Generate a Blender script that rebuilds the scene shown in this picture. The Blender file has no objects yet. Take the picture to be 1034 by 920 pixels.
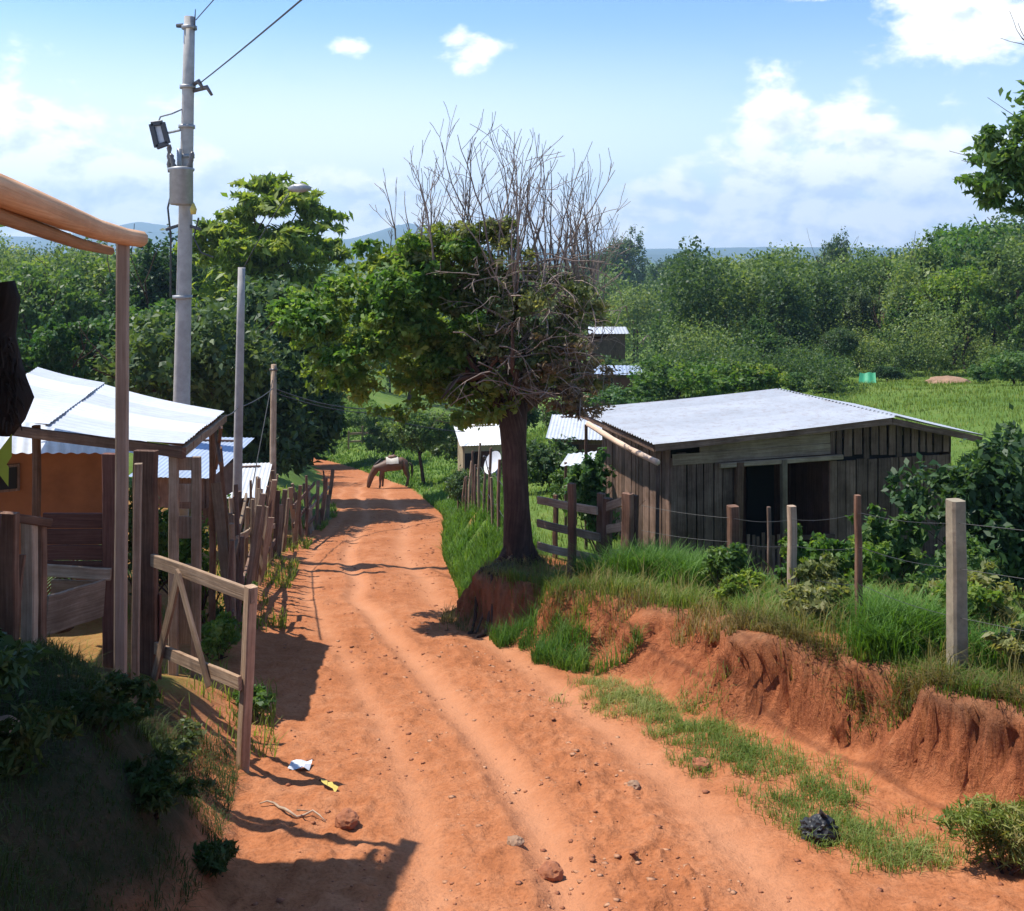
import bpy, math, random
import numpy as np
from mathutils import Vector, Matrix

random.seed(7)
RNG = np.random.default_rng(11)
scene = bpy.context.scene
COL = scene.collection
R = math.radians

# ------------------------------------------------------------------ helpers
def tag(o, label=None, cat=None, group=None, kind=None):
    if label: o['label'] = label
    if cat: o['category'] = cat
    if group: o['group'] = group
    if kind: o['kind'] = kind
    return o

def empty(name, loc, rz=0.0):
    o = bpy.data.objects.new(name, None)
    o.empty_display_size = 0.2
    o.location = loc
    o.rotation_euler = (0, 0, rz)
    COL.objects.link(o)
    return o

def link_mesh(name, me, mat, parent=None, smooth=False):
    me.name = name
    if mat: me.materials.append(mat)
    if smooth:
        me.polygons.foreach_set('use_smooth', np.ones(len(me.polygons), dtype=bool))
    o = bpy.data.objects.new(name, me)
    COL.objects.link(o)
    if parent:
        o.parent = parent
        root = parent
        while root.parent: root = root.parent
        if root.type == 'EMPTY' and not root.get('_local'):
            # geometry is written in world coordinates: bring it to the thing's own frame
            MW = Matrix.Translation(root.location) @ root.rotation_euler.to_matrix().to_4x4()
            me.transform(MW.inverted())
    return o

def np_mesh(name, co, faces, nper, attrs=None):
    """co (n,3); faces flat array of indices, nper verts each"""
    me = bpy.data.meshes.new(name)
    co = np.ascontiguousarray(co, dtype=np.float32)
    faces = np.ascontiguousarray(faces, dtype=np.int32).ravel()
    nf = len(faces) // nper
    me.vertices.add(len(co)); me.vertices.foreach_set('co', co.ravel())
    me.loops.add(len(faces)); me.loops.foreach_set('vertex_index', faces)
    me.polygons.add(nf)
    me.polygons.foreach_set('loop_start', np.arange(0, nf * nper, nper, dtype=np.int32))
    me.update(calc_edges=True)
    if attrs:
        for k, a in attrs.items():
            at = me.attributes.new(k, 'FLOAT', 'POINT')
            at.data.foreach_set('value', np.ascontiguousarray(a, dtype=np.float32))
    return me

class MB:
    """collects planks, tubes and boxes; one mesh, with a grain coordinate per vertex"""
    def __init__(s): s.v = []; s.f = []; s.g = []
    def plank(s, p0, p1, w, t, side=None, seg=5, jit=0.0, w1=None, t1=None, rnd=None):
        p0 = Vector(p0); p1 = Vector(p1); d = (p1 - p0); L = d.length; d.normalize()
        if side is None:
            side = Vector((0, 0, 1)).cross(d)
            if side.length < .2: side = Vector((1, 0, 0))
        side = Vector(side); side = (side - d * side.dot(d)).normalized()
        up = d.cross(side)
        w1 = w if w1 is None else w1; t1 = t if t1 is None else t1
        rnd = random.random() if rnd is None else rnd
        b = len(s.v)
        bev = min(w, t) * .14
        for i in range(seg + 1):
            k = i / seg
            c = p0.lerp(p1, k)
            ww = (w + (w1 - w) * k) / 2; tt = (t + (t1 - t) * k) / 2
            if jit:
                c = c + side * random.uniform(-jit, jit) + up * random.uniform(-jit, jit)
            for (a, e) in ((-ww + bev, -tt), (ww - bev, -tt), (ww, -tt + bev), (ww, tt - bev), (ww - bev, tt), (-ww + bev, tt), (-ww, tt - bev), (-ww, -tt + bev)):
                s.v.append(c + side * a + up * e)
                s.g.append((k * L, a + e * .7, rnd))
        for i in range(seg):
            for j in range(8):
                a = b + i * 8 + j; c = b + i * 8 + (j + 1) % 8
                s.f.append((a, c, c + 8, a + 8))
        s.f.append(tuple(b + j for j in reversed(range(8))))
        s.f.append(tuple(b + seg * 8 + j for j in range(8)))
        return s
    def box(s, c, sx, sy, sz, rz=0.0):
        c = Vector(c); sd = (math.cos(rz), math.sin(rz), 0)
        return s.plank(c - Vector((0, 0, sz / 2)), c + Vector((0, 0, sz / 2)), sx, sy, side=sd, seg=1)
    def tube(s, pts, rad, n=8, cap=True, lump=0.0, rnd=None):
        pts = [Vector(p) for p in pts]
        rnd = random.random() if rnd is None else rnd
        b = len(s.v); m = len(pts); L = 0.0
        ref = None
        for i, p in enumerate(pts):
            d = (pts[min(i + 1, m - 1)] - pts[max(i - 1, 0)])
            if d.length < 1e-6: d = Vector((0, 0, 1))
            d.normalize()
            if ref is None:
                ref = Vector((1, 0, 0)) if abs(d.x) < .8 else Vector((0, 1, 0))
            ref = (ref - d * ref.dot(d)).normalized()
            q = d.cross(ref)
            if i: L += (pts[i] - pts[i - 1]).length
            r = rad[i] if hasattr(rad, '__len__') else rad
            for j in range(n):
                a = 2 * math.pi * j / n
                rr = r * (1 + (random.uniform(-lump, lump) if lump else 0))
                s.v.append(p + ref * (rr * math.cos(a)) + q * (rr * math.sin(a)))
                s.g.append((L, a * r, rnd))
        for i in range(m - 1):
            for j in range(n):
                a = b + i * n + j; c = b + i * n + (j + 1) % n
                s.f.append((a, c, c + n, a + n))
        if cap:
            s.f.append(tuple(b + j for j in reversed(range(n))))
            s.f.append(tuple(b + (m - 1) * n + j for j in range(n)))
        return s
    def quad(s, a, b, c, d, rnd=.5):
        k = len(s.v)
        s.v += [Vector(a), Vector(b), Vector(c), Vector(d)]
        s.g += [(0, 0, rnd), (1, 0, rnd), (1, 1, rnd), (0, 1, rnd)]
        s.f.append((k, k + 1, k + 2, k + 3)); return s
    def build(s, name, mat, parent=None, smooth=False):
        me = bpy.data.meshes.new(name)
        me.from_pydata([tuple(v) for v in s.v], [], s.f)
        at = me.attributes.new('grain', 'FLOAT_VECTOR', 'POINT')
        at.data.foreach_set('vector', np.array(s.g, dtype=np.float32).ravel())
        return link_mesh(name, me, mat, parent, smooth)

# ------------------------------------------------------------------ numpy noise
def _h(xi, yi, seed):
    h = (xi.astype(np.int64) * 374761393 + yi.astype(np.int64) * 668265263 + seed * 974634777) & 0xffffffff
    h = ((h ^ (h >> 13)) * 1274126177) & 0xffffffff
    h = ((h ^ (h >> 16)) * 2246822519) & 0xffffffff
    h = h ^ (h >> 15)
    return (h & 0xffffff) / float(0xffffff)
def vnoise(x, y, seed=0):
    xi = np.floor(x); yi = np.floor(y); fx = x - xi; fy = y - yi
    fx = fx * fx * fx * (fx * (fx * 6 - 15) + 10); fy = fy * fy * fy * (fy * (fy * 6 - 15) + 10)
    a = _h(xi, yi, seed); b = _h(xi + 1, yi, seed); c = _h(xi, yi + 1, seed); d = _h(xi + 1, yi + 1, seed)
    return (a * (1 - fx) + b * fx) * (1 - fy) + (c * (1 - fx) + d * fx) * fy
def fbm(x, y, oct=4, seed=0):
    t = 0; a = .5; s = 0
    for i in range(oct):
        t = t + a * (vnoise(x * 2 ** i + 17.3 * i, y * 2 ** i - 9.1 * i, seed + i) - .5); s += a; a *= .5
    return t / s * 2      # about -1..1
def sstep(a, b, x):
    t = np.clip((x - a) / (b - a), 0, 1); return t * t * (3 - 2 * t)

# ------------------------------------------------------------------ terrain
KY = np.array([-30, 3, 5.4, 6.4, 7.5, 9, 10, 12, 13, 15, 20, 30, 45, 60, 75, 110, 160])
ROADZ = lambda y: np.interp(y, [-30, 45, 75, 110, 160, 300, 8000], [2.9, -10.6, -15.1, -18.6, -21, -20, -20])
XL = lambda y: np.interp(y, [-30, 3, 5, 6, 7.3, 9, 10, 12, 15, 20, 25, 30, 45, 60, 75, 110], [-1.2, -1.2, -1.35, -1.5, -1.75, -2.15, -2.35, -2.75, -3.4, -4.25, -4.85, -5.3, -8.2, -11.6, -17.2, -28])
XR = lambda y: np.interp(y, [-30, 3, 5.4, 6.4, 7.5, 9, 10, 10.5, 11, 11.6, 12.3, 12.8, 13.5, 15, 20, 30, 45, 60, 75, 110], [2.8, 2.9, 3.05, 3.0, 2.4, 1.6, 1.05, .72, .25, .0, -.16, -.72, -.78, -.80, -1.42, -2.1, -4.6, -9.7, -15.6, -26])
BWR = lambda y: np.interp(y, [0, 8.8, 9.4, 10.2, 11.0, 12.2, 12.6, 13.1, 13.7, 15.5, 30, 60], [.48, .46, .95, 1.1, .7, .5, .28, .38, .85, 1.1, 1.6, 5])
BWL = lambda y: np.interp(y, [0, 5, 6, 6.9, 8, 9, 12, 20, 30, 60], [.9, .95, 1.1, 1.6, 1.5, .8, .6, .8, 1.2, 4])

TX = np.array([-400., -80, -30, -14, -6, -3.6, -2.4, -1, 2, 4, 8, 14, 30, 80, 400])
TY = np.array([-30., 3, 5, 6.6, 7.6, 9, 10, 12.5, 14.5, 20, 30, 45, 60, 80, 120, 200, 300, 600, 1500, 6000])
TZ = np.array([
 [3, 2.5, 2, 1.5, 1.2, 1.2, 1.2, 1.2, 2, 2, 2, 2, 2.2, 2.5, 3],
 [0, -1, -1.4, -1.7, -1.9, -2.1, -2.15, -2.3, -2.4, -2.4, -2.4, -2.4, -2.4, -2, 0],
 [0, -1, -1.5, -1.9, -2.2, -2.4, -2.45, -2.7, -2.75, -2.7, -2.6, -2.6, -2.5, -2, 0],
 [0, -1, -1.7, -2.2, -2.5, -2.6, -2.65, -2.9, -2.95, -2.9, -2.95, -2.9, -2.8, -2, 0],
 [0, -1, -2, -2.7, -3.1, -3.15, -3.15, -3.1, -3.15, -3.1, -3.2, -3.2, -3.0, -2, 0],
 [0, -1.3, -2.6, -3.4, -3.8, -3.85, -3.9, -3.4, -3.4, -3.35, -3.5, -3.5, -3.3, -2, 0],
 [0, -1.5, -2.9, -3.7, -4.1, -4.2, -4.2, -3.65, -3.55, -3.55, -3.8, -3.8, -3.5, -2, 0],
 [0, -2, -3.4, -4.3, -4.6, -4.65, -4.7, -4.0, -4.2, -4.25, -4.3, -4.1, -3.6, -2, 0],
 [0, -2, -3.5, -4.5, -4.9, -5.0, -5.0, -4.15, -4.7, -4.9, -4.9, -4.5, -3.7, -2, 0],
 [0, -2, -4, -5.4, -6.0, -6.0, -5.9, -4.9, -4.95, -4.95, -4.9, -4.2, -3.8, -2, 0],
 [0, -2, -4.5, -6.4, -7.7, -7.9, -7.6, -7.0, -6.0, -5.6, -5.2, -4.7, -4.0, -2, 0],
 [0, -3, -5.5, -8, -10.4, -10.4, -9.8, -9.2, -8, -7.3, -6.5, -6.0, -5.5, -3, 2],
 [0, -4, -6.2, -10, -12.8, -12.6, -12, -11, -9.5, -8.6, -7.8, -7.4, -7.4, -4, 2],
 [0, -5, -8, -13, -15, -14.8, -14, -13, -11.5, -11, -10, -9.3, -8.8, -5, 2],
 [-2, -8, -12, -16.5, -18, -18, -17, -16, -14.5, -14, -13, -12.4, -11.4, -7.5, 2],
 [-4, -12, -15, -17, -17.5, -17.5, -17, -17, -16, -16, -15.5, -15, -14, -9.5, 2],
 [-6, -14, -15, -16, -16, -16, -16, -16, -16, -16, -16, -15.5, -15, -12, 0],
 [-12, -14, -15, -15, -15, -15, -15, -15, -15, -15, -15, -15, -15, -14, -6],
 [-20, -20, -20, -20, -20, -20, -20, -20, -20, -20, -20, -20, -20, -20, -16],
 [-30] * 15])
def plateau(x, y):
    x = np.clip(x, TX[0], TX[-1] - 1e-3); y = np.clip(y, TY[0], TY[-1] - 1e-3)
    i = np.clip(np.searchsorted(TX, x, side='right') - 1, 0, len(TX) - 2)
    j = np.clip(np.searchsorted(TY, y, side='right') - 1, 0, len(TY) - 2)
    fx = (x - TX[i]) / (TX[i + 1] - TX[i]); fy = (y - TY[j]) / (TY[j + 1] - TY[j])
    return (TZ[j, i] * (1 - fx) + TZ[j, i + 1] * fx) * (1 - fy) + (TZ[j + 1, i] * (1 - fx) + TZ[j + 1, i + 1] * fx) * fy

def terrain(x, y, full=False):
    x = np.asarray(x, dtype=float); y = np.asarray(y, dtype=float)
    zr = ROADZ(y)
    near = np.clip(1 - (y - 25) / 40, 0, 1)
    # ragged foot lines
    nr = fbm(y * 1.1 + 3, x * .25, 4, 5) * .22 + fbm(y * 4.2, x * 1.5, 3, 9) * .09 + fbm(x * 9, y * 9, 2, 19) * .03
    nl = fbm(y * .9 - 8, x * .3, 4, 15) * .25
    xr = XR(y) + nr * near; xl = XL(y) + nl * near
    gro = fbm(y * 1.9 + x * .9, x * .8 + 5, 4, 95) * .16
    uR = (x - xr + gro * near * np.clip(1 - (y - 14) / 4, 0, 1)) / BWR(y); uL = (xl - x) / BWL(y)
    wR = np.where(uR < .40, .22 * np.clip(uR / .40, 0, 1) ** 1.6, .22 + .78 * sstep(.36, .84, uR))
    wR = np.where(uR < .40, wR, np.maximum(wR, .22))
    steep = np.clip(1 - np.abs(y - 7.5) / 2.2, 0, 1) * .8 + np.clip(1 - np.abs(y - 12.8) / .9, 0, 1)
    wS = sstep(0, 1, uR)
    wR = wS * (1 - np.clip(steep, 0, 1)) + wR * np.clip(steep, 0, 1)
    wL = sstep(0, 1, uL)
    pl = plateau(x, y)
    z = zr.copy()
    z = z * (1 - wR) + pl * wR
    z = np.where(x < (xl + xr) / 2, zr * (1 - wL) + pl * wL, z)
    # road crown, ruts and clods
    mid = (xl + xr) / 2
    road = (1 - wR) * (1 - wL) * np.clip(1 - (y - 40) / 40, 0, 1)
    rw = fbm(y * .35, y * 0 + 3.3, 2, 41) * .18
    xa = np.interp(y, [3, 5, 7.5, 10, 15, 20, 30, 45], [.45, .35, -.1, -.75, -2.3, -3.35, -4.4, -7.0]) + rw
    g1 = np.exp(-((x - xa) / .17) ** 2)
    g2 = np.exp(-((x - xa - 1.15) / .2) ** 2)
    g3 = np.exp(-((x - xa + .75) / .13) ** 2) * .6
    rut = np.clip(g1 + g2 * .8 + g3, 0, 1)
    z = z - road * .042 * rut + road * .018 * np.exp(-((x - xa - .55) / .2) ** 2)
    clod = fbm(x * 3.1, y * 3.1, 4, 61)
    fine = np.maximum(fbm(x * 9, y * 7, 3, 71), 0)
    rubble = np.exp(-((x - xa - .55) / .30) ** 2) * sstep(13, 9, y) + .35
    rid = 1 - np.abs(fbm(x * 5.5 + 4, y * 4.5, 3, 63)) * 2.4
    z = z + road * (1 - .7 * rut) * rubble * .75 * (np.clip(rid, 0, 1) ** 2 * .022 + np.maximum(fbm(x * 16, y * 13, 2, 65) - .1, 0) * .045)
    z = z + road * (np.exp(-((x - xa - .2) / .07) ** 2) + np.exp(-((x - xa + .2) / .07) ** 2)) * .018 * (.5 + vnoise(y * 2, x, 64))
    z = z + road * (1 - .75 * rut) * (clod * .038 + fine * .04) * np.clip(1 - (y - 12) / 30, 0.15, 1)
    off = np.clip(wR + wL, 0, 1)
    amp = np.clip(y / 30, .25, 6)
    z = z + off * fbm(x * .7, y * .7, 4, 81) * .10 + off * fbm(x * .06, y * .06, 3, 83) * np.clip((y - 20) / 60, 0, 1) * 1.2
    face = np.clip(4 * wR * (1 - wR), 0, 1) * near
    z = z + face * (fbm(x * 7, y * 7, 3, 91) * .10 ) * np.clip(1 - (y - 14) / 5, 0.2, 1)
    if not full: return z
    return z, dict(wR=wR, wL=wL, uR=uR, uL=uL, rut=rut * road, face=face, road=road)
def gz(x, y): return float(terrain(np.array([x]), np.array([y]))[0])

# ------------------------------------------------------------------ materials
def new_mat(name):
    m = bpy.data.materials.new(name); m.use_nodes = True
    nt = m.node_tree; nt.nodes.clear()
    out = nt.nodes.new('ShaderNodeOutputMaterial')
    return m, nt, out
def N(nt, t, **kw):
    n = nt.nodes.new(t)
    for k, v in kw.items():
        if k == 'inp':
            for a, b in v.items(): n.inputs[a].default_value = b
        else: setattr(n, k, v)
    return n
def ramp(nt, stops):
    r = nt.nodes.new('ShaderNodeValToRGB')
    e = r.color_ramp.elements
    while len(e) < len(stops): e.new(.5)
    for i, (p, c) in enumerate(stops):
        e[i].position = p
        e[i].color = (*c, 1) if len(c) == 3 else c
    return r
def mix(nt, fac, a, b, blend='MIX'):
    m = nt.nodes.new('ShaderNodeMix'); m.data_type = 'RGBA'; m.blend_type = blend
    for sock, v in ((m.inputs[0], fac), (m.inputs[6], a), (m.inputs[7], b)):
        if hasattr(v, 'is_linked'): nt.links.new(v, sock)
        elif isinstance(v, (int, float)): sock.default_value = v
        else: sock.default_value = (*v, 1)
    return m.outputs[2]
def mth(nt, op, a, b=None, c=None, clamp=False):
    m = nt.nodes.new('ShaderNodeMath'); m.operation = op; m.use_clamp = clamp
    for i, v in enumerate((a, b, c)):
        if v is None: continue
        if hasattr(v, 'is_linked'): nt.links.new(v, m.inputs[i])
        else: m.inputs[i].default_value = v
    return m.outputs[0]
def noise(nt, vec, scale, detail=4, rough=.6, dist=0.0, out='Fac', dim='3D'):
    n = N(nt, 'ShaderNodeTexNoise', inp={'Scale': scale, 'Detail': detail, 'Roughness': rough, 'Distortion': dist})
    if vec is not None: nt.links.new(vec, n.inputs['Vector'])
    return n.outputs[out]
def attr(nt, name, out='Fac'):
    return N(nt, 'ShaderNodeAttribute', attribute_name=name).outputs[out]

def wood_mat(name, dark, mid, light, rough=.85, grain=1.0, stain=.5):
    m, nt, out = new_mat(name)
    g = attr(nt, 'grain', 'Vector')
    sx = N(nt, 'ShaderNodeSeparateXYZ'); nt.links.new(g, sx.inputs[0])
    cb = N(nt, 'ShaderNodeCombineXYZ')
    nt.links.new(mth(nt, 'MULTIPLY', sx.outputs[0], 1.3), cb.inputs[0])
    nt.links.new(mth(nt, 'MULTIPLY', sx.outputs[1], 38 * grain), cb.inputs[1])
    nt.links.new(mth(nt, 'MULTIPLY', sx.outputs[2], 53.7), cb.inputs[2])
    n1 = noise(nt, cb.outputs[0], 1.6, 6, .65)
    r = ramp(nt, [(.22, dark), (.5, mid), (.8, light)])
    nt.links.new(n1, r.inputs[0])
    tc = N(nt, 'ShaderNodeNewGeometry')
    n2 = noise(nt, tc.outputs['Position'], 2.3, 5, .7)
    st = ramp(nt, [(.35, (1, 1, 1)), (.68, (1 - stain, 1 - stain * 1.05, 1 - stain * 1.1))])
    nt.links.new(n2, st.inputs[0])
    c = mix(nt, 1.0, r.outputs[0], st.outputs[0], 'MULTIPLY')
    v = mth(nt, 'MULTIPLY_ADD', sx.outputs[2], .75, .62)
    hs = N(nt, 'ShaderNodeHueSaturation'); nt.links.new(c, hs.inputs['Color']); nt.links.new(v, hs.inputs['Value'])
    b = N(nt, 'ShaderNodeBsdfPrincipled', inp={'Roughness': rough, 'Specular IOR Level': .2})
    nt.links.new(hs.outputs[0], b.inputs['Base Color'])
    bp = N(nt, 'ShaderNodeBump', inp={'Strength': .6, 'Distance': .01}); nt.links.new(n1, bp.inputs['Height'])
    nt.links.new(bp.outputs[0], b.inputs['Normal'])
    nt.links.new(b.outputs[0], out.inputs[0])
    return m

def leaf_mat(name, c0, c1, c2, trans=.35, rough=.5, objvar=.25, spec=.35):
    m, nt, out = new_mat(name)
    t = attr(nt, 'tint')
    r = ramp(nt, [(0.0, c0), (.5, c1), (1.0, c2)])
    nt.links.new(t, r.inputs[0])
    oi = N(nt, 'ShaderNodeObjectInfo')
    hs = N(nt, 'ShaderNodeHueSaturation')
    nt.links.new(r.outputs[0], hs.inputs['Color'])
    nt.links.new(mth(nt, 'MULTIPLY_ADD', oi.outputs['Random'], 2 * objvar, 1 - objvar), hs.inputs['Value'])
    nt.links.new(mth(nt, 'MULTIPLY_ADD', oi.outputs['Random'], -.05, .525), hs.inputs['Hue'])
    b = N(nt, 'ShaderNodeBsdfPrincipled', inp={'Roughness': rough, 'Specular IOR Level': spec})
    tr = N(nt, 'ShaderNodeBsdfTranslucent')
    nt.links.new(hs.outputs[0], b.inputs['Base Color'])
    yel = mix(nt, 1.0, hs.outputs[0], (1.25, 1.2, .55), 'MULTIPLY')
    nt.links.new(yel, tr.inputs[0])
    ms = N(nt, 'ShaderNodeMixShader', inp={0: trans})
    nt.links.new(b.outputs[0], ms.inputs[1]); nt.links.new(tr.outputs[0], ms.inputs[2])
    nt.links.new(ms.outputs[0], out.inputs[0])
    return m

def plain_mat(name, col, rough=.6, metal=0.0, var=.25, scale=6.0, bump=.0, col2=None):
    m, nt, out = new_mat(name)
    tc = N(nt, 'ShaderNodeTexCoord')
    n = noise(nt, tc.outputs['Object'], scale, 6, .65)
    c2 = col2 or tuple(c * (1 - var) for c in col)
    r = ramp(nt, [(.3, c2), (.65, col)])
    nt.links.new(n, r.inputs[0])
    b = N(nt, 'ShaderNodeBsdfPrincipled', inp={'Roughness': rough, 'Metallic': metal})
    nt.links.new(r.outputs[0], b.inputs['Base Color'])
    if bump:
        bp = N(nt, 'ShaderNodeBump', inp={'Strength': bump, 'Distance': .02}); nt.links.new(n, bp.inputs['Height'])
        nt.links.new(bp.outputs[0], b.inputs['Normal'])
    nt.links.new(b.outputs[0], out.inputs[0])
    return m

def tin_mat(name, base, rust=.25, rough=.5, metal=.25):
    m, nt, out = new_mat(name)
    geo = N(nt, 'ShaderNodeNewGeometry')
    g = attr(nt, 'grain', 'Vector')
    n1 = noise(nt, geo.outputs['Position'], 1.1, 6, .7)
    n2 = noise(nt, geo.outputs['Position'], 7.0, 5, .7)
    r1 = ramp(nt, [(.3, tuple(c * .82 for c in base)), (.62, base)])
    nt.links.new(n1, r1.inputs[0])
    sx = N(nt, 'ShaderNodeSeparateXYZ'); nt.links.new(g, sx.inputs[0])
    tone = mth(nt, 'MULTIPLY_ADD', sx.outputs[2], .30, .78)
    hs = N(nt, 'ShaderNodeHueSaturation'); nt.links.new(r1.outputs[0], hs.inputs['Color']); nt.links.new(tone, hs.inputs['Value'])
    rm = ramp(nt, [(.50, (0, 0, 0)), (.74, (rust * 1.5, rust * 1.5, rust * 1.5))]); nt.links.new(n2, rm.inputs[0])
    rx = mth(nt, 'MULTIPLY', rm.outputs[0], n1)
    c = mix(nt, rx, hs.outputs[0], (.22, .12, .07))
    b = N(nt, 'ShaderNodeBsdfPrincipled', inp={'Roughness': rough, 'Metallic': metal})
    nt.links.new(c, b.inputs['Base Color'])
    nt.links.new(b.outputs[0], out.inputs[0])
    return m

def ground_mat():
    m, nt, out = new_mat('earth_and_grass')
    geo = N(nt, 'ShaderNodeNewGeometry'); P = geo.outputs['Position']
    n1 = noise(nt, P, .9, 5, .65); n2 = noise(nt, P, 6, 6, .7); n3 = noise(nt, P, 38, 4, .7)
    d1 = ramp(nt, [(.27, (.235, .078, .030)), (.48, (.36, .130, .053)), (.75, (.48, .215, .108))])
    nt.links.new(mth(nt, 'ADD', mth(nt, 'MULTIPLY', n1, .45), mth(nt, 'MULTIPLY', n2, .55)), d1.inputs[0])
    d2 = ramp(nt, [(.28, (.5, .47, .45)), (.5, (1, 1, 1)), (.75, (1.18, 1.18, 1.16))]); nt.links.new(n3, d2.inputs[0])
    dirt = mix(nt, .8, d1.outputs[0], d2.outputs[0], 'MULTIPLY')
    rutc = mix(nt, n1, (.43, .175, .08), (.52, .25, .135))
    dirt = mix(nt, mth(nt, 'MULTIPLY', attr(nt, 'rut'), .85), dirt, rutc)
    # cut bank: streaked red clay
    sp = N(nt, 'ShaderNodeMapping', inp={'Scale': (13, 13, 1.7)}); nt.links.new(P, sp.inputs[0])
    n4 = noise(nt, sp.outputs[0], 1.0, 6, .7, .6)
    bc = ramp(nt, [(.25, (.12, .038, .02)), (.42, (.26, .082, .034)), (.62, (.36, .125, .052)), (.85, (.45, .22, .12))]); nt.links.new(n4, bc.inputs[0])
    col = mix(nt, attr(nt, 'face'), dirt, bc.outputs[0])
    top = ramp(nt, [(.32, (.075, .034, .020)), (.5, (.16, .072, .038)), (.72, (.27, .14, .075))]); nt.links.new(n2, top.inputs[0])
    col = mix(nt, attr(nt, 'humus_shade'), col, top.outputs[0])
    ms = ramp(nt, [(.35, (.018, .026, .008)), (.6, (.05, .036, .018))]); nt.links.new(n2, ms.inputs[0])  # near-black tint paints the deep shade of the left bank
    col = mix(nt, attr(nt, 'bank_shade'), col, ms.outputs[0])
    g1 = ramp(nt, [(.3, (.055, .105, .020)), (.5, (.095, .155, .030)), (.72, (.17, .20, .055))])
    nl = noise(nt, P, .35, 4, .6)
    nt.links.new(mth(nt, 'ADD', mth(nt, 'MULTIPLY', n2, .5), mth(nt, 'MULTIPLY', nl, .5)), g1.inputs[0])
    ga = attr(nt, 'grass')
    gm = mth(nt, 'ADD', ga, mth(nt, 'MULTIPLY_ADD', n3, .7, -.35))
    gm = mth(nt, 'MULTIPLY', mth(nt, 'SUBTRACT', gm, .3), 2.6, clamp=True)
    col = mix(nt, gm, col, g1.outputs[0])
    b = N(nt, 'ShaderNodeBsdfPrincipled', inp={'Roughness': .95, 'Specular IOR Level': .1})
    nt.links.new(col, b.inputs['Base Color'])
    hgt = mth(nt, 'ADD', mth(nt, 'MULTIPLY', n2, .6), mth(nt, 'MULTIPLY', n3, .4))
    hgt = mth(nt, 'ADD', hgt, mth(nt, 'MULTIPLY', mth(nt, 'MULTIPLY', n4, attr(nt, 'face')), 1.6))
    bp = N(nt, 'ShaderNodeBump', inp={'Strength': .8, 'Distance': .05}); nt.links.new(hgt, bp.inputs['Height'])
    nt.links.new(bp.outputs[0], b.inputs['Normal'])
    nt.links.new(b.outputs[0], out.inputs[0])
    return m

M = {}
M['ground'] = ground_mat()
M['new_wood'] = wood_mat('sawn_wood', (.42, .19, .09), (.60, .33, .18), (.72, .46, .28), stain=.25)
M['post_pale'] = wood_mat('pale_sawn_post', (.36, .24, .16), (.52, .38, .28), (.64, .50, .40), stain=.2)
M['pale_wood'] = wood_mat('pale_weathered_wood', (.20, .13, .08), (.36, .26, .18), (.52, .42, .32), stain=.45)
M['post_wood'] = wood_mat('brown_post_wood', (.09, .045, .028), (.18, .095, .06), (.30, .19, .13), stain=.5)
M['gate_wood'] = wood_mat('gate_wood', (.20, .12, .07), (.38, .25, .16), (.52, .38, .27), stain=.45)
M['old_wood'] = wood_mat('grey_old_wood', (.085, .048, .036), (.20, .122, .09), (.34, .24, .185), stain=.55)
M['red_wood'] = wood_mat('reddish_board', (.08, .03, .022), (.15, .062, .044), (.23, .115, .08), stain=.4)
M['bark'] = wood_mat('bark', (.034, .018, .013), (.082, .044, .031), (.15, .09, .066), grain=.5, stain=.5)
M['dark_bark'] = wood_mat('dark_bark', (.012, .009, .008), (.026, .018, .014), (.055, .038, .03), grain=.5, stain=.4)
M['twig'] = wood_mat('bare_twig', (.15, .11, .085), (.25, .19, .155), (.38, .31, .26), stain=.2)
M['concrete'] = plain_mat('concrete', (.40, .37, .34), .9, 0, .3, 5, .3)
M['post_concrete'] = plain_mat('fence_concrete', (.30, .25, .17), .9, 0, .4, 9, .4)
M['metal'] = plain_mat('galvanised', (.33, .33, .33), .5, .5, .25, 8)
M['dark_metal'] = plain_mat('dark_metal', (.06, .06, .065), .5, .4, .3, 8)
M['ceramic'] = plain_mat('glazed_insulator', (.12, .10, .09), .3, 0, .3, 8)
M['wire'] = plain_mat('wire', (.05, .05, .05), .6, .3, .2, 3)
M['tin'] = tin_mat('tin_sheet', (.50, .52, .55), .55, .5, .2)
M['tin_bright'] = tin_mat('bright_tin_sheet', (.60, .62, .65), .3, .45, .2)
M['tin_blue'] = tin_mat('bluish_tin_sheet', (.33, .40, .52), .3, .5, .2)
M['orange'] = plain_mat('orange_plaster', (.36, .13, .045), .9, 0, .35, 2.5, .2)
M['plaster'] = plain_mat('tan_plaster', (.42, .34, .22), .9, 0, .3, 3, .2)
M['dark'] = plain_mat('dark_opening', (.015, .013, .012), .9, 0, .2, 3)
M['white'] = plain_mat('white_paint', (.75, .75, .73), .5, 0, .12, 6)
M['plastic_black'] = plain_mat('black_plastic', (.014, .015, .018), .58, 0, .4, 6)
M['plastic_white'] = plain_mat('white_plastic', (.6, .62, .65), .5, 0, .15, 20)
M['yellow'] = plain_mat('dry_yellow_leaf', (.62, .46, .10), .7, 0, .25, 30)
M['clod'] = plain_mat('clay_clod', (.36, .135, .058), .95, 0, .45, 14, .6, (.20, .065, .03))
M['pale_clod'] = plain_mat('pale_clay_clod', (.50, .27, .15), .95, 0, .45, 9, .5, (.30, .115, .05))
M['stone'] = plain_mat('stone', (.34, .20, .12), .9, 0, .4, 14, .5)
M['horse'] = plain_mat('brown_coat', (.13, .065, .038), .6, 0, .35, 4)
M['hair'] = plain_mat('dark_hair', (.02, .013, .01), .6, 0, .3, 20)
M['cloth'] = plain_mat('pale_saddle_cloth', (.62, .56, .47), .9, 0, .2, 12)
M['leather'] = plain_mat('brown_leather', (.16, .07, .035), .5, 0, .3, 12)
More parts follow.
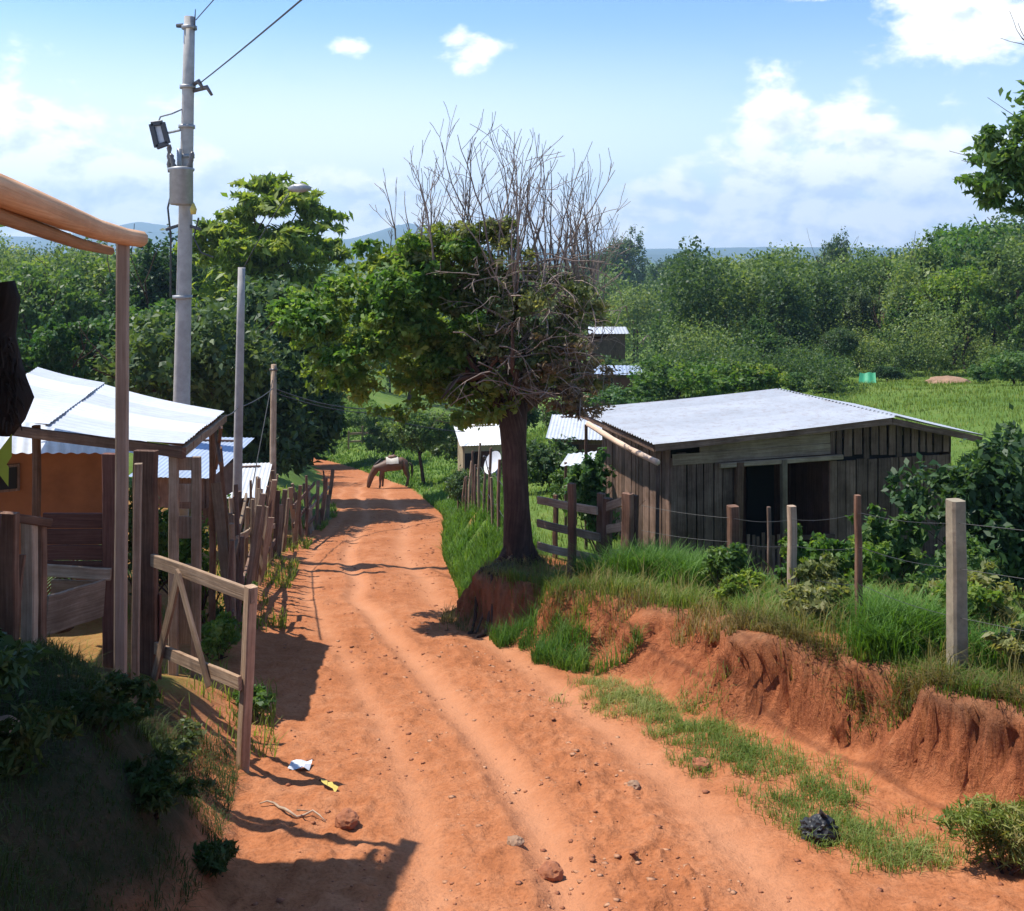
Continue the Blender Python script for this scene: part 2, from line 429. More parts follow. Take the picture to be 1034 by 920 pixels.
M['tarp'] = plain_mat('green_tarp', (.04, .30, .14), .6, 0, .25, 4)
M['hill'] = plain_mat('distant_forest', (.05, .085, .035), .95, 0, .45, .012)
M['leaf_mid'] = leaf_mat('leaf_mid', (.042, .100, .024), (.085, .165, .040), (.175, .255, .070), 0.5)
M['leaf_dark'] = leaf_mat('leaf_dark', (.030, .068, .024), (.060, .112, .035), (.115, .175, .060), 0.42)
M['leaf_fresh'] = leaf_mat('leaf_fresh', (.065, .14, .02), (.125, .22, .034), (.24, .31, .065), 0.52)
M['leaf_crown'] = leaf_mat('leaf_crown', (.065, .145, .024), (.125, .225, .042), (.24, .32, .075), .55, .5, .03)
M['leaf_far'] = leaf_mat('leaf_far', (.034, .078, .028), (.090, .165, .048), (.20, .27, .095), 0.48)
M['leaf_olive'] = leaf_mat('leaf_olive', (.075, .105, .032), (.15, .185, .062), (.28, .28, .12), 0.5)
M['leaf_dry'] = leaf_mat('leaf_dry', (.12, .08, .05), (.21, .15, .095), (.32, .24, .16), 0.42)
M['palm'] = leaf_mat('palm_leaf', (.035, .075, .02), (.06, .12, .03), (.12, .18, .05), .3)
M['grass'] = leaf_mat('grass_blade', (.08, .15, .022), (.15, .235, .04), (.34, .35, .13), .45, .6, .08, .2)
M['grass_strip'] = leaf_mat('short_roadside_grass', (.09, .15, .025), (.16, .22, .045), (.36, .34, .13), .4, .6, .08, .2)
M['grass_lush'] = leaf_mat('lush_grass', (.065, .165, .02), (.115, .25, .035), (.21, .33, .08), .45, .5, .08, .25)
M['grass_dry'] = leaf_mat('dry_grass', (.14, .12, .04), (.26, .21, .08), (.38, .29, .13), .4, .7, .08, .15)
M['grass_shade'] = leaf_mat('shade_dark_green', (.026, .052, .010), (.045, .08, .018), (.09, .095, .032), .3, .6, .1, .15)  # grass colour darkened to paint in the shade of the left bank

# ------------------------------------------------------------------ leaves, grass
def rand_dirs(n, rng):
    v = rng.normal(size=(n, 3)); return v / np.linalg.norm(v, axis=1, keepdims=True)
def leaf_arrays(c, axis, nrm, L, W, fold=.15, droop=0.0):
    """rhombic folded leaves: returns verts, faces"""
    n = len(c)
    L = np.broadcast_to(np.asarray(L, float).reshape(-1, 1), (n, 1)); W = np.broadcast_to(np.asarray(W, float).reshape(-1, 1), (n, 1))
    axis = axis / np.linalg.norm(axis, axis=1, keepdims=True)
    nrm = nrm - axis * np.sum(nrm * axis, axis=1, keepdims=True)
    nrm = nrm / np.maximum(np.linalg.norm(nrm, axis=1, keepdims=True), 1e-6)
    side = np.cross(axis, nrm)
    b = c - axis * L * .5; t = c + axis * L * .5
    t[:, 2] -= droop * L[:, 0]
    m = c - axis * L * .08 + nrm * W * fold
    v = np.stack([b, m - side * W * .5, t, m + side * W * .5], axis=1).reshape(-1, 3)
    f = np.arange(4 * n).reshape(-1, 4)
    return v, f
def crown_mesh(lobes, n, L, W, rng, hollow=.55, upbias=.6, tint_noise=.35, gaps=.0):
    """lobes: list of (cx,cy,cz,rx,ry,rz); leaves in clumps through the lobes"""
    vol = np.array([l[3] * l[4] * l[5] for l in lobes]) ** .67
    cnt = (vol / vol.sum() * n).astype(int) + 1
    V = []; T = []
    for l, k in zip(lobes, cnt):
        ncl = max(4, int(k / 22))
        d = rand_dirs(ncl, rng)
        rr = (hollow + (1 - hollow) * rng.random(ncl)) * (0.86 + .28 * rng.random(ncl))
        cl = d * rr[:, None]
        idx = rng.integers(0, ncl, k)
        q = cl[idx] + rng.normal(size=(k, 3)) * .15
        c = q * np.array(l[3:6]) + np.array(l[:3])
        out = d[idx] * .6 + rand_dirs(k, rng) * .8
        nrm = rand_dirs(k, rng) * .7 + np.array([0, 0, upbias]) + d[idx] * .4
        s = .65 + .7 * rng.random(k)
        v, f = leaf_arrays(c, out, nrm, L * s, W * s, .12, .1)
        V.append(v)
        ct = rng.random(ncl)
        t = .5 + (ct[idx] - .5) * tint_noise * 2 + (rng.random(k) - .5) * .5
        T.append(np.repeat(np.clip(t, 0, 1), 4))
    V = np.concatenate(V); T = np.concatenate(T)
    return np_mesh('crown', V, np.arange(len(V)), 4, {'tint': T})

def blades_mesh(x, y, z, h, w, rng, lean=.35, tint=None, seg3=True):
    """bent grass blades (two quads tapering): arrays of positions"""
    n = len(x)
    a = rng.random(n) * 2 * np.pi
    dx = np.cos(a); dy = np.sin(a)
    ln = lean * (0.3 + rng.random(n)) * h
    sx = -dy * w * .5; sy = dx * w * .5
    p0 = np.stack([x, y, z - .02], 1); sd = np.stack([sx, sy, np.zeros(n)], 1)
    p1 = np.stack([x + dx * ln * .3, y + dy * ln * .3, z + h * .6], 1)
    p2 = np.stack([x + dx * ln, y + dy * ln, z + h * (1 - .35 * lean * rng.random(n))], 1)
    v = np.stack([p0 - sd, p0 + sd, p1 + sd * .75, p1 - sd * .75, p2 + sd * .12, p2 - sd * .12], 1).reshape(-1, 3)
    b = np.arange(n)[:, None] * 6
    f = np.concatenate([b + np.array([[0, 1, 2, 3]]), b + np.array([[3, 2, 4, 5]])], 1).reshape(-1)
    if tint is None: tint = rng.random(n)
    return np_mesh('grass', v, f, 4, {'tint': np.repeat(np.clip(tint, 0, 1), 6)})

# ------------------------------------------------------------------ GROUND SHEET
def build_ground():
    ys = np.concatenate([np.linspace(-30, 2.4, 30, endpoint=False), 2.4 * 1.0058 ** np.arange(0, int(math.log(300 / 2.4) / math.log(1.0058)))])
    ys = np.concatenate([ys, ys[-1] * 1.06 ** np.arange(1, 60)])
    tt = np.linspace(-1, 1, 561)
    tt = tt * .72 + .55 * tt ** 5
    Y = np.repeat(ys[:, None], len(tt), 1)
    X = tt[None, :] * np.maximum(Y, 4.0) * 1.0 
    X = np.where(Y > 300, X * 1.5, X)
    Z, a = terrain(X.ravel(), Y.ravel(), True)
    x = X.ravel(); y = Y.ravel()
    nx = len(tt); ny = len(ys)
    i = np.arange(ny - 1)[:, None] * nx + np.arange(nx - 1)[None, :]
    f = np.stack([i, i + 1, i + nx + 1, i + nx], -1).reshape(-1)
    off = np.clip(a['wR'] + a['wL'], 0, 1)
    pat = fbm(x * .8, y * .8, 4, 33) 
    grass = np.clip(off * 1.25 - a['face'] * np.clip(1 - (y - 14.5) / 3, 0, 1) * 1.3 + pat * .5 - .12, 0, 1)
    grass = np.where(y > 55, np.maximum(grass, off), grass)
    # roadside strip under the cut bank
    strip = np.exp(-((x - np.interp(y, [5, 6, 7.5, 9, 10], [2.45, 2.2, 1.75, 1.15, .7])) / .28) ** 2) * sstep(5.3, 5.9, y) * sstep(10.2, 9.2, y)
    grass = np.maximum(grass, strip * .55)
    # verge of the far right bank, verge of far road
    vr = np.exp(-((x - XR(y) - .35) / .3) ** 2) * sstep(14, 16, y)
    grass = np.maximum(grass, vr)
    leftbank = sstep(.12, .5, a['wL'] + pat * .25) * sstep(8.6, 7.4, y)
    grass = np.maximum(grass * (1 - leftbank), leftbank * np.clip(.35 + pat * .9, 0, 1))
    yard = sstep(.2, .7, a['wL']) * sstep(7.5, 9, y) * sstep(40, 30, y)
    grass = grass * (1 - .55 * yard)
    humus_shade = np.clip(sstep(.82, .98, a['wR']) * sstep(1.25, 1.0, a['uR']) * sstep(17, 14.5, y) * .85 + leftbank * .8, 0, 1)  # topsoil on the right lip, plus painted shade on the left bank
    nlip = fbm(x * 2.3, y * 2.3, 3, 44) * .22
    lipb = .75 * sstep(.76, .94, a['wR'] + nlip) * sstep(1.2, 1.0, a['uR']) * sstep(17, 14.5, y) * sstep(9.9, 9.2, y + nlip * 3)
    hollow = sstep(12.25, 12.45, y) * sstep(13.9, 13.6, y) * sstep(.03, .2, a['wR']) * sstep(1.15, .95, a['uR'])  # undercut by the tree: overhang shade painted as darker soil
    humus_shade = np.clip(np.maximum(np.maximum(humus_shade * .8, lipb), hollow * .35), 0, 1)
    near_lip = sstep(2.4, 1.5, a['uR']) * sstep(15.2, 14.4, y) * (x > -1.2)
    grass = grass * (1 - near_lip * .9)
    grass = grass * (1 - hollow)
    grass = np.where((y < 8.0) & (x < -1), grass * .1, grass)
    eg = np.maximum(a['uR'], a['uL']) + fbm(x * 1.5, y * 1.5, 3, 55) * .10
    grass = np.maximum(grass, .98 * sstep(-.02, .16, eg) * sstep(24, 32, y))
    grass = np.where(y > 88, 1.0, grass)
    face = np.clip(a['face'] * 1.2, 0, 1) * sstep(20, 15, y)
    # broken, undercut face of the cut: real horizontal displacement of the face vertices
    fm = np.clip(a['face'] * 1.15, 0, 1) * sstep(15, 13.5, y) * (x > -1.2)
    sc = y * .9 - x * .45
    d1 = fbm(sc * 1.7, Z * 2.6, 4, 121) * .16 + fbm(sc * 6.3 + 3, Z * 4.1, 4, 122) * .085 + fbm(sc * 17, Z * 14, 2, 123) * .03
    crack = np.clip(1 - np.abs(fbm(sc * 3.1 + fbm(sc * 2, Z * 3, 2, 126) * .5, Z * .9, 2, 124)) * 7, 0, 1) * .10
    lipm = np.exp(-((a['wR'] - .90) / .09) ** 2); und = np.exp(-((a['wR'] - .60) / .16) ** 2)
    lipn = np.clip(fbm(sc * 2.1, sc * 0 + 2.2, 3, 125) + .75, 0, 1.4) * np.clip(1 - np.abs(y - 7.6) / 2.6, 0, 1) ** .4
    out_ = d1 * fm - crack * fm + (lipm * .07 - und * .06) * lipn * sstep(15, 13.5, y) * (x > -1.2)
    nrmx, nrmy = -.86, -.5
    x = x + nrmx * out_; y = y + nrmy * out_
    me = np_mesh('ground', np.stack([x, y, Z], 1), f, 4, {'grass': grass, 'face': face, 'rut': a['rut'], 'humus_shade': humus_shade, 'bank_shade': leftbank})
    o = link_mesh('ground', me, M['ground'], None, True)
    tag(o, 'rutted red clay road between eroded banks and green fields', 'ground', kind='structure')
build_ground()

def hills():
    xs = np.linspace(-3200, 3200, 220); rows = np.linspace(0, 1, 24)
    X = []; Z = []; Yy = []
    for r in rows:
        u = xs / 3400.0
        px = 517 + 1000 * u
        prof = np.interp(px, [-500, 0, 90, 150, 215, 300, 370, 412, 450, 520, 600, 700, 770, 850, 950, 1200, 1500],
                         [26, 20, 16, 34, 22, 12, 18, 33, 12, 6, 4, 7, 9, 8, 7, 14, 22]) * 3.4
        n = fbm(xs * .003, xs * 0 + r * 5, 4, 3) * 26 + fbm(xs * .012, xs * 0 + r * 9, 3, 6) * 9
        h = prof * (math.sin(r * math.pi * .5) ** 1.1) + n * (.2 + r) * .6 * (.3 + prof / 150)
        X.append(xs); Yy.append(2500 + r * 1000 + xs * 0); Z.append(-34 + (h + 34) * (1 if r > 0 else 0))
    co = np.stack([np.concatenate(X), np.concatenate(Yy), np.concatenate(Z)], 1)
    nx = len(xs); i = np.arange(len(rows) - 1)[:, None] * nx + np.arange(nx - 1)[None, :]
    f = np.stack([i, i + 1, i + nx + 1, i + nx], -1).reshape(-1)
    o = link_mesh('hills', np_mesh('hills', co, f, 4), M['hill'], None, True)
    tag(o, 'blue distant mountain ridge along the horizon', 'hills', kind='structure')
hills()

# ------------------------------------------------------------------ TREES
def grow(mb, p, d, length, r, depth, rng, up=.25, spread=.7, nseg=5, kids=3, tips=None, shrink=.62, minr=.004):
    pts = [Vector(p)]; d = Vector(d).normalized()
    for i in range(nseg):
        d = (d + Vector(rng.normal(size=3)) * .10 + Vector((0, 0, up * .15))).normalized()
        pts.append(pts[-1] + d * (length / nseg))
    rad = [max(minr, r * (1 - .55 * i / nseg)) for i in range(nseg + 1)]
    mb.tube(pts, rad, 7 if r > .05 else (5 if r > .015 else 3), cap=False)
    if depth <= 0:
        if tips is not None: tips.append((pts[-1], d))
        return
    for k in range(kids):
        t = rng.uniform(.35, 1.0) if k else 1.0
        i = min(nseg, max(1, int(round(t * nseg))))
        q = pts[i]
        ax = Vector(rng.normal(size=3)); ax = (ax - d * ax.dot(d)).normalized()
        nd = (d + ax * spread * rng.uniform(.5, 1.2) + Vector((0, 0, up * .5))).normalized()
        grow(mb, q, nd, length * shrink * rng.uniform(.75, 1.2), rad[i] * .7, depth - 1, rng, up, spread, max(3, nseg - 1), kids, tips, shrink, minr)

def trunk_mb(h, r, crown_r, rng, base=(0, 0, 0), fork=.45, nl=5):
    mb = MB(); b = Vector(base)
    top = b + Vector((rng.normal() * .06 * h, rng.normal() * .06 * h, h * fork))
    mid = b.lerp(top, .5) + Vector((rng.normal() * .02 * h, rng.normal() * .02 * h, 0))
    mb.tube([b - Vector((0, 0, .4)), b + Vector((0, 0, .1)), mid, top], [r * 1.4, r * 1.15, r, r * .85], 9, lump=.06)
    for i in range(nl):
        a = i / nl * 6.283 + rng.uniform(-.3, .3)
        d = Vector((math.cos(a) * .8, math.sin(a) * .8, .9))
        grow(mb, top - Vector((0, 0, h * .05 * i * .5)), d, h * .38, r * .5, 1, rng, .3, .6, 4, 3)
    return mb

def lobes_for(shape, w, h, zc, rng, k=9):
    """w = crown half width, h = crown half height, zc = crown centre height"""
    L = []
    for i in range(k):
        d = rand_dirs(1, rng)[0]
        r = rng.uniform(.35, .8)
        s = rng.uniform(.34, .55)
        if shape == 'dome': d[2] = abs(d[2]) * .9 - .25
        L.append((d[0] * w * r, d[1] * w * r, zc + d[2] * h * r, w * s, w * s, h * s * 1.05))
    L.append((0, 0, zc, w * .6, w * .6, h * .6))
    return L

PROTO = []
def proto_tree(kind, seed):
    rng = np.random.default_rng(seed)
    if kind == 'round':
        lb = lobes_for('dome', 3.6, 3.4, 6.2, rng, 11); cm = crown_mesh(lb, 9000, .36, .19, rng); tk = trunk_mb(9.5, .2, 3.5, rng, fork=.42); mt = 'leaf_mid'
    elif kind == 'tall':
        lb = lobes_for('x', 2.9, 4.2, 7.2, rng, 11); cm = crown_mesh(lb, 9000, .35, .18, rng); tk = trunk_mb(11.5, .2, 3, rng, fork=.5); mt = 'leaf_mid'
    elif kind == 'spread':
        lb = lobes_for('dome', 4.6, 2.2, 6.4, rng, 13); cm = crown_mesh(lb, 9000, .36, .19, rng, .45); tk = trunk_mb(8.6, .22, 4, rng, fork=.55, nl=7); mt = 'leaf_mid'
    elif kind == 'loose':
        lb = [(l[0] * 1.3, l[1] * 1.3, l[2] + .3, l[3] * .6, l[4] * .6, l[5] * .6) for l in lobes_for('x', 3.2, 3.6, 6.4, rng, 16)]
        cm = crown_mesh(lb, 6500, .36, .17, rng); tk = trunk_mb(9.5, .16, 3, rng, fork=.5, nl=7); mt = 'leaf_mid'
    elif kind == 'bushy':
        lb = lobes_for('dome', 2.2, 1.7, 1.7, rng, 9); cm = crown_mesh(lb, 5000, .26, .13, rng); tk = trunk_mb(2.6, .09, 2, rng, fork=.3); mt = 'leaf_mid'
    tm = tk
    return cm, tm
def palm_meshes(rng, h, fl, nf=16, droop=.9, wleaf=.045):
    mb = MB(); pts = []
    cx = rng.normal() * .12 * h * .5; cy = rng.normal() * .05 * h
    for i in range(8):
        t = i / 7; pts.append((cx * t * t, cy * t * t, -0.3 + (h + .3) * t))
    mb.tube(pts, [.13 - .05 * i / 7 for i in range(8)], 8, lump=.05)
    top = np.array(pts[-1]); V = []; T = []
    for k in range(nf):
        a = k / nf * 6.283 + rng.uniform(-.2, .2); el = rng.uniform(-.1, 1.2)
        d = np.array([math.cos(a) * math.cos(el), math.sin(a) * math.cos(el), math.sin(el)])
        p = top.copy(); n = 15; tint = rng.random()
        for i in range(n):
            t = i / n
            d = d + np.array([0, 0, -droop * .11]); d = d / np.linalg.norm(d)
            p = p + d * fl / n
            sd = np.cross(d, [0, 0, 1.0]); sd /= max(np.linalg.norm(sd), 1e-6)
            ll = fl * .28 * math.sin(math.pi * (.12 + .86 * t))
            for s in (-1, 1):
                ax = sd * s * .85 + d * .5 + np.array([0, 0, -.25])
                ax = ax / np.linalg.norm(ax)
                v, f = leaf_arrays((p + ax * ll * .5)[None], ax[None], np.array([[0, 0, 1.0]]), ll, wleaf * fl * .6, .1, .15)
                V.append(v); T += [np.clip(tint + rng.normal() * .12, 0, 1)] * 4
    V = np.concatenate(V)
    return np_mesh('crown', V, np.arange(len(V)), 4, {'tint': np.array(T)}), mb

def place_tree(name, proto, loc, s, rz, label, cat='tree', group=None, mats=('leaf_mid', 'bark'), sz=None, nt=None):
    """first use links the prototype meshes, later uses share them"""
    e = empty(name, loc, rz)
    e['_local'] = 1
    e.scale = (s, s, s * (sz or 1))
    key = mats[0]
    cm = proto.setdefault(key, None)
    if cm is None:
        me = proto['crown'] if not proto.get('used') else proto['crown'].copy()
        proto['used'] = True
        me.materials.clear(); me.materials.append(M[mats[0]]); proto[key] = me; cm = me
    c = bpy.data.objects.new('crown', cm); COL.objects.link(c); c.parent = e
    if 'trunk_me' not in proto:
        t = proto['trunk'].build('trunk', M[mats[1]], None, True); proto['trunk_me'] = t.data
    else:
        t = bpy.data.objects.new('trunk', proto['trunk_me']); COL.objects.link(t)
    t.parent = e
    del e['_local']
    tag(e, label, cat, group)
    return e
PT = {}
for i, k in enumerate(('round', 'round', 'tall', 'tall', 'spread', 'spread', 'loose', 'loose', 'bushy', 'bushy')):
    c, t = proto_tree(k, 100 + i)
    PT[k + str(i % 2)] = {'crown': c, 'trunk': t}
for i in range(3):
    c, t = palm_meshes(np.random.default_rng(50 + i), 6.0 + i * .8, 2.6, 17)
    PT['palm' + str(i)] = {'crown': c, 'trunk': t}

def at(px, Y): return (px - 517) / 1000 * Y
def tree_at(px, Y, top, proto, h0, label, name='broadleaf_tree', mats=('leaf_mid', 'bark'), group=None, rz=None, wide=1.0, cat='tree'):
    """px: direction of trunk, Y: distance, top: photo height of the crown top, h0: prototype height"""
    x = at(px, Y); g = gz(x, Y); zt = (258 - top) / 1000 * Y
    s = (zt - g) / h0
    return place_tree(name, PT[proto], (x, Y, g - .05), s * wide, random.uniform(0, 6.28) if rz is None else rz, label, cat, group, mats, 1 / wide)

# forest mass (stuff): crowns of many far trees in one object
def forest():
    rng = np.random.default_rng(5)
    V = []; T = []; TV = MB()
    def add(x, y, h, w, n, ls, tint):
        z = gz(x, y)
        k = 6
        lob = []
        for j in range(k):
            d = rand_dirs(1, rng)[0]; d[2] = abs(d[2]) * 1.1 - .35
            lob.append((x + d[0] * w * .55, y + d[1] * w * .55, z + h * .62 + d[2] * h * .3, w * rng.uniform(.4, .62), w * rng.uniform(.4, .62), h * rng.uniform(.18, .3)))
        lob.append((x, y, z + h * .5, w * .6, w * .6, h * .4))
        if rng.random() < .75: lob.append((x + rng.normal() * w * .3, y - w * .3, z + h * .2, w * .75, w * .6, h * .24))
        m = n // len(lob)
        for l in lob:
            d = rand_dirs(m, rng); rr = .6 + .45 * rng.random(m)
            c = d * rr[:, None] * np.array(l[3:]) + np.array(l[:3])
            s = ls * .85 * (.6 + .8 * rng.random(m))
            v, f = leaf_arrays(c, d * .5 + rand_dirs(m, rng), rand_dirs(m, rng) * .8 + np.array([0, 0, .6]), s, s * .6)
            V.append(v); T.append(np.repeat(np.clip(tint * .85 + rng.normal(size=m) * .16, 0, 1), 4))
        if y < 160 and h > 5: TV.tube([(x, y, z - .3), (x + rng.normal() * .3, y, z + h * .6)], [.16, .08], 5)
    # right-hand wooded slope, then the flat wood behind, then the left wood
    for i in range(520):
        y = 51 + 330 * rng.random() ** 1.6
        u = rng.uniform(.06, .72)
        if .30 < u < .40 and y < 62: continue
        if y < 100 and u < .17: continue
        if y < 80 and rng.random() < .45: continue
        hh = min(rng.uniform(7.5, 11.5), (np.interp(u, [.06, .3, .4, .5, .72], [.004, .008, .022, .045, .055]) * y - gz(u * y, y)) * rng.uniform(.72, 1.03))
        add(u * y, y, hh, hh * rng.uniform(.3, .44), int(np.interp(y, [60, 120, 250, 400], [3400, 1500, 600, 300])), np.interp(y, [60, 120, 250, 400], [.26, .40, .70, 1.1]), rng.choice([.0, .15, .35, .5, .75, 1.0]))
    for i in range(220):
        y = 110 + 330 * rng.random() ** 1.2
        u = rng.uniform(-.3, .1)
        add(u * y, y, rng.uniform(8, 12.5), rng.uniform(3, 5), int(np.interp(y, [60, 120, 250, 450], [1500, 800, 400, 230])), np.interp(y, [60, 120, 250, 400], [.36, .52, .85, 1.25]), rng.random())
    for i in range(240):
        y = 48 + 240 * rng.random() ** 1.5
        u = rng.uniform(-.75, -.27)
        zt = np.interp(u, [-.75, -.5, -.4, -.3], [.016, .012, .006, 0]) * y
        h = min(max(zt - gz(u * y, y) + rng.uniform(-2, .6), 4), 13)
        add(u * y, y, h, h * rng.uniform(.32, .48), int(np.interp(y, [45, 120, 250, 400], [3200, 1500, 600, 300])), np.interp(y, [45, 120, 250, 400], [.23, .40, .70, 1.1]), rng.choice([.0, .15, .35, .6, .9]))
    for i in range(70):            # dark scrub at the edge of the field
        u = rng.uniform(.145, .62); y = rng.uniform(37, 50) + (4 if u > .36 else 0)
        hh = rng.uniform(.8, 2.3) * (1.25 if u < .32 else .8)
        if .40 < u < .47 and y < 47: continue
        if .335 < u < .385 and y < 46: continue
        add(u * y, y, hh, hh * rng.uniform(.55, 1.0), 800, .13, rng.choice([.0, .1, .2, .6]))
    for i in range(110):            # scattered undergrowth along the near edge of the wood
        u = rng.uniform(.17, .7); y = np.interp(u, [.07, .2, .36, .45, .7], [50, 50, 52, 50, 46]) + rng.uniform(-4, 16)
        hh = rng.uniform(1.0, 4.2) 
        add(u * y, y, hh, hh * rng.uniform(.5, .9), 900, .15, rng.random())
    Vv = np.concatenate(V); Tt = np.concatenate(T)
    o = link_mesh('forest', np_mesh('forest', Vv, np.arange(len(Vv)), 4, {'tint': Tt}), M['leaf_far'])
    tag(o, 'wooded hillside of mixed green trees across the valley', 'forest', kind='stuff')
    o2 = TV.build('trunk', M['bark'], o, True)
    tag(o2, kind='stuff')
forest()

def P(px, py, Y): return Vector(((px - 517) / 1000 * Y, Y, (258 - py) / 1000 * Y))
def G(x, y, dz=0.0): return Vector((x, y, gz(x, y) + dz))

# ------------------------------------------------------------------ single trees and shrubs
grp = 'single trees standing out of the wood'
tree_at(940, 62, 232, 'tall0', 11.6, 'tall thin-trunked tree on the far side of the green field, right of the tin-roofed shack', group=grp)
tree_at(1002, 54, 238, 'loose0', 10.2, 'loose tree at the right edge above the green field', group=grp)
tree_at(702, 53, 326, 'tall1', 11.6, 'dark slim tree above the left half of the shack roof', group=grp, mats=('leaf_dark', 'bark'))
tree_at(772, 50, 318, 'loose0', 10.2, 'loose open tree above the peak of the shack roof', group=grp)
tree_at(846, 49, 326, 'round1', 9.8, 'dark low round tree left of the small green tarp', group=grp, mats=('leaf_dark', 'bark'))
tree_at(908, 54, 292, 'tall0', 11.6, 'slim tree directly left of the tall thin-trunked tree', group=grp)
tree_at(975, 50, 300, 'loose0', 10.2, 'open tree with visible trunk behind the pale earth heap', group=grp)
tree_at(962, 52, 262, 'round1', 9.8, 'bright rounded tree right of the tall thin-trunked tree', group=grp, mats=('leaf_fresh', 'bark'))
tree_at(1034, 45, 290, 'loose1', 10.2, 'loose bright tree cut by the right edge, above the field', group=grp)
tree_at(985, 80, 208, 'round0', 9.8, 'highest rounded tree crown of the right-hand wood', group=grp)
tree_at(1032, 66, 205, 'spread1', 8.8, 'wide bright crown cut by the right edge of the photo', group=grp, mats=('leaf_fresh', 'bark'))
tree_at(905, 70, 255, 'spread0', 8.8, 'spreading tree right of the dark bushy trees behind the shack', group=grp)
tree_at(806, 54, 308, 'round1', 9.8, 'dark bushy tree behind the ridge of the shack roof', group=grp, mats=('leaf_dark', 'bark'))
tree_at(868, 60, 282, 'tall1', 11.6, 'dark upright tree left of the tall thin-trunked tree', group=grp, mats=('leaf_dark', 'bark'))
tree_at(838, 72, 268, 'loose1', 10.2, 'loose dark-green tree between the two darkest trees behind the shack', group=grp, mats=('leaf_mid', 'bark'))
tree_at(768, 78, 280, 'spread1', 8.8, 'grey-green wide tree above the low pale wall in the valley', group=grp)
tree_at(728, 70, 312, 'tall1', 11.6, 'upright tree left of the low pale wall in the valley', group=grp)
tree_at(698, 74, 298, 'round0', 9.8, 'rounded tree beside the two tin sheds in the valley', group=grp)
tree_at(668, 70, 318, 'tall0', 11.6, 'tree standing directly right of the upper tin shed', group=grp)
tree_at(838, 120, 226, 'tall1', 11.6, 'dark lone tree top standing above the right skyline', group=grp, mats=('leaf_dark', 'bark'), wide=.6)
for px, Y, tp, pr, lb in ((605, 190, 246, 'round1', 'round tree on the skyline right of the bare twigs'), (628, 210, 243, 'tall0', 'narrow skyline tree just right of the bare twigs'), (688, 200, 245, 'round0', 'wide dark round tree on the middle skyline'), (772, 190, 250, 'spread0', 'low dark tree on the skyline left of the lone tall tree top')):
    tree_at(px, Y, tp, pr, 9.8, lb, group='trees on the skyline', mats=('leaf_dark', 'bark'))
# shrubs behind the shack roof
sh = 'shrubs at the near edge of the valley'
for i, (px, Y, tp, lb, mt, wd) in enumerate(((682, 44, 352, 'bright green bush above the left half of the shack roof', 'leaf_fresh', 1.3), (722, 40, 352, 'bright green broad-leaved bush behind the left part of the shack ridge', 'leaf_fresh', 1.4),
     (758, 40, 358, 'large light green bush right behind the shack roof peak', 'leaf_fresh', 1.3), (664, 46, 372, 'green bush right of the lower tin shed in the valley', 'leaf_mid', 1.2), (800, 42, 372, 'low dark bush behind the right slope of the shack roof', 'leaf_mid', 1.5),
     (618, 43, 380, 'bush hiding the foot of the lower tin shed in the valley', 'leaf_mid', 1.5), (604, 54, 356, 'bush between the upper and the lower tin shed in the valley', 'leaf_dark', 1.2),
     (832, 40, 376, 'low wide bush left of the small green tarp', 'leaf_mid', 1.5), (897, 44, 366, 'dark rounded bush beside the small green tarp', 'leaf_dark', 1.3), (915, 46, 374, 'small bush left of the pale earth heap', 'leaf_mid', 1.2), (990, 41, 366, 'bush right of the pale earth heap in the field', 'leaf_mid', 1.3), (1024, 38, 345, 'tall bush at the right edge of the green field', 'leaf_mid', 1.1))):
    tree_at(px, Y, tp, 'bushy' + str(i % 2), 3.4, lb, 'bush', (mt, 'bark'), sh, wide=wd, cat='bush')

# left side
gl = 'trees on the left behind the sheds'
tree_at(35, 46, 246, 'round0', 9.8, 'broad green tree behind the left tin roof, at the left edge', group=gl)
tree_at(88, 52, 242, 'spread1', 8.8, 'wide bright tree left of the porch post', group=gl, mats=('leaf_fresh', 'bark'))
tree_at(150, 44, 222, 'tall1', 11.6, 'slim dark tree between the porch post and the concrete pole', group=gl, mats=('leaf_dark', 'bark'))
tree_at(140, 32, 290, 'round1', 9.8, 'green rounded tree right behind the porch post', group=gl)
tree_at(60, 30, 300, 'loose1', 10.2, 'loose feathery tree over the left tin roof', group=gl)
tree_at(100, 60, 300, 'palm0', 6.4, 'palm behind the left tin roof', 'palm_tree', ('palm', 'bark'), cat='palm')
tree_at(205, 26, 275, 'round0', 9.8, 'dark green tree right behind the concrete pole', group=gl, mats=('leaf_dark', 'bark'))

def custom_tree(name, base, trunk_mb_, parts, label, cat='tree', bark='bark'):
    e = empty(name, base)
    trunk_mb_.build('trunk', M[bark], e, True)
    for (pn, me, mt) in parts: link_mesh(pn, me, M[mt], e)
    return tag(e, label, cat)

# dense dark tree at the left of the road (its shadow crosses the road)
rng = np.random.default_rng(21)
b = G(-7.4, 30)
lb = [(-7.3, 30, -2.9, 1.9, 2.0, 1.6), (-8.6, 30, -3.0, 1.4, 1.5, 1.3), (-5.9, 30.5, -3.1, 1.0, 1.4, 1.2), (-6.6, 29.6, -4.4, 1.4, 1.4, 1.3), (-8.2, 29.6, -4.6, 1.4, 1.4, 1.4), (-7.3, 30, -1.6, 1.3, 1.4, .9), (-5.7, 30, -4.7, .65, 1.2, .9), (-7.2, 29.5, -5.6, 1.5, 1.3, .8), (-9.5, 31, -3.6, 1.0, 1.2, 1.2), (-6.1, 30, -5.5, .6, .9, .6), (-7.2, 28.2, -3.9, 1.5, 1.3, 1.5), (-6.9, 31.8, -3.6, 1.3, 1.4, 1.4), (-6.9, 27.6, -5.0, 1.3, 1.2, 1.2), (-6.6, 31.5, -5.0, .9, 1.3, 1.0)]
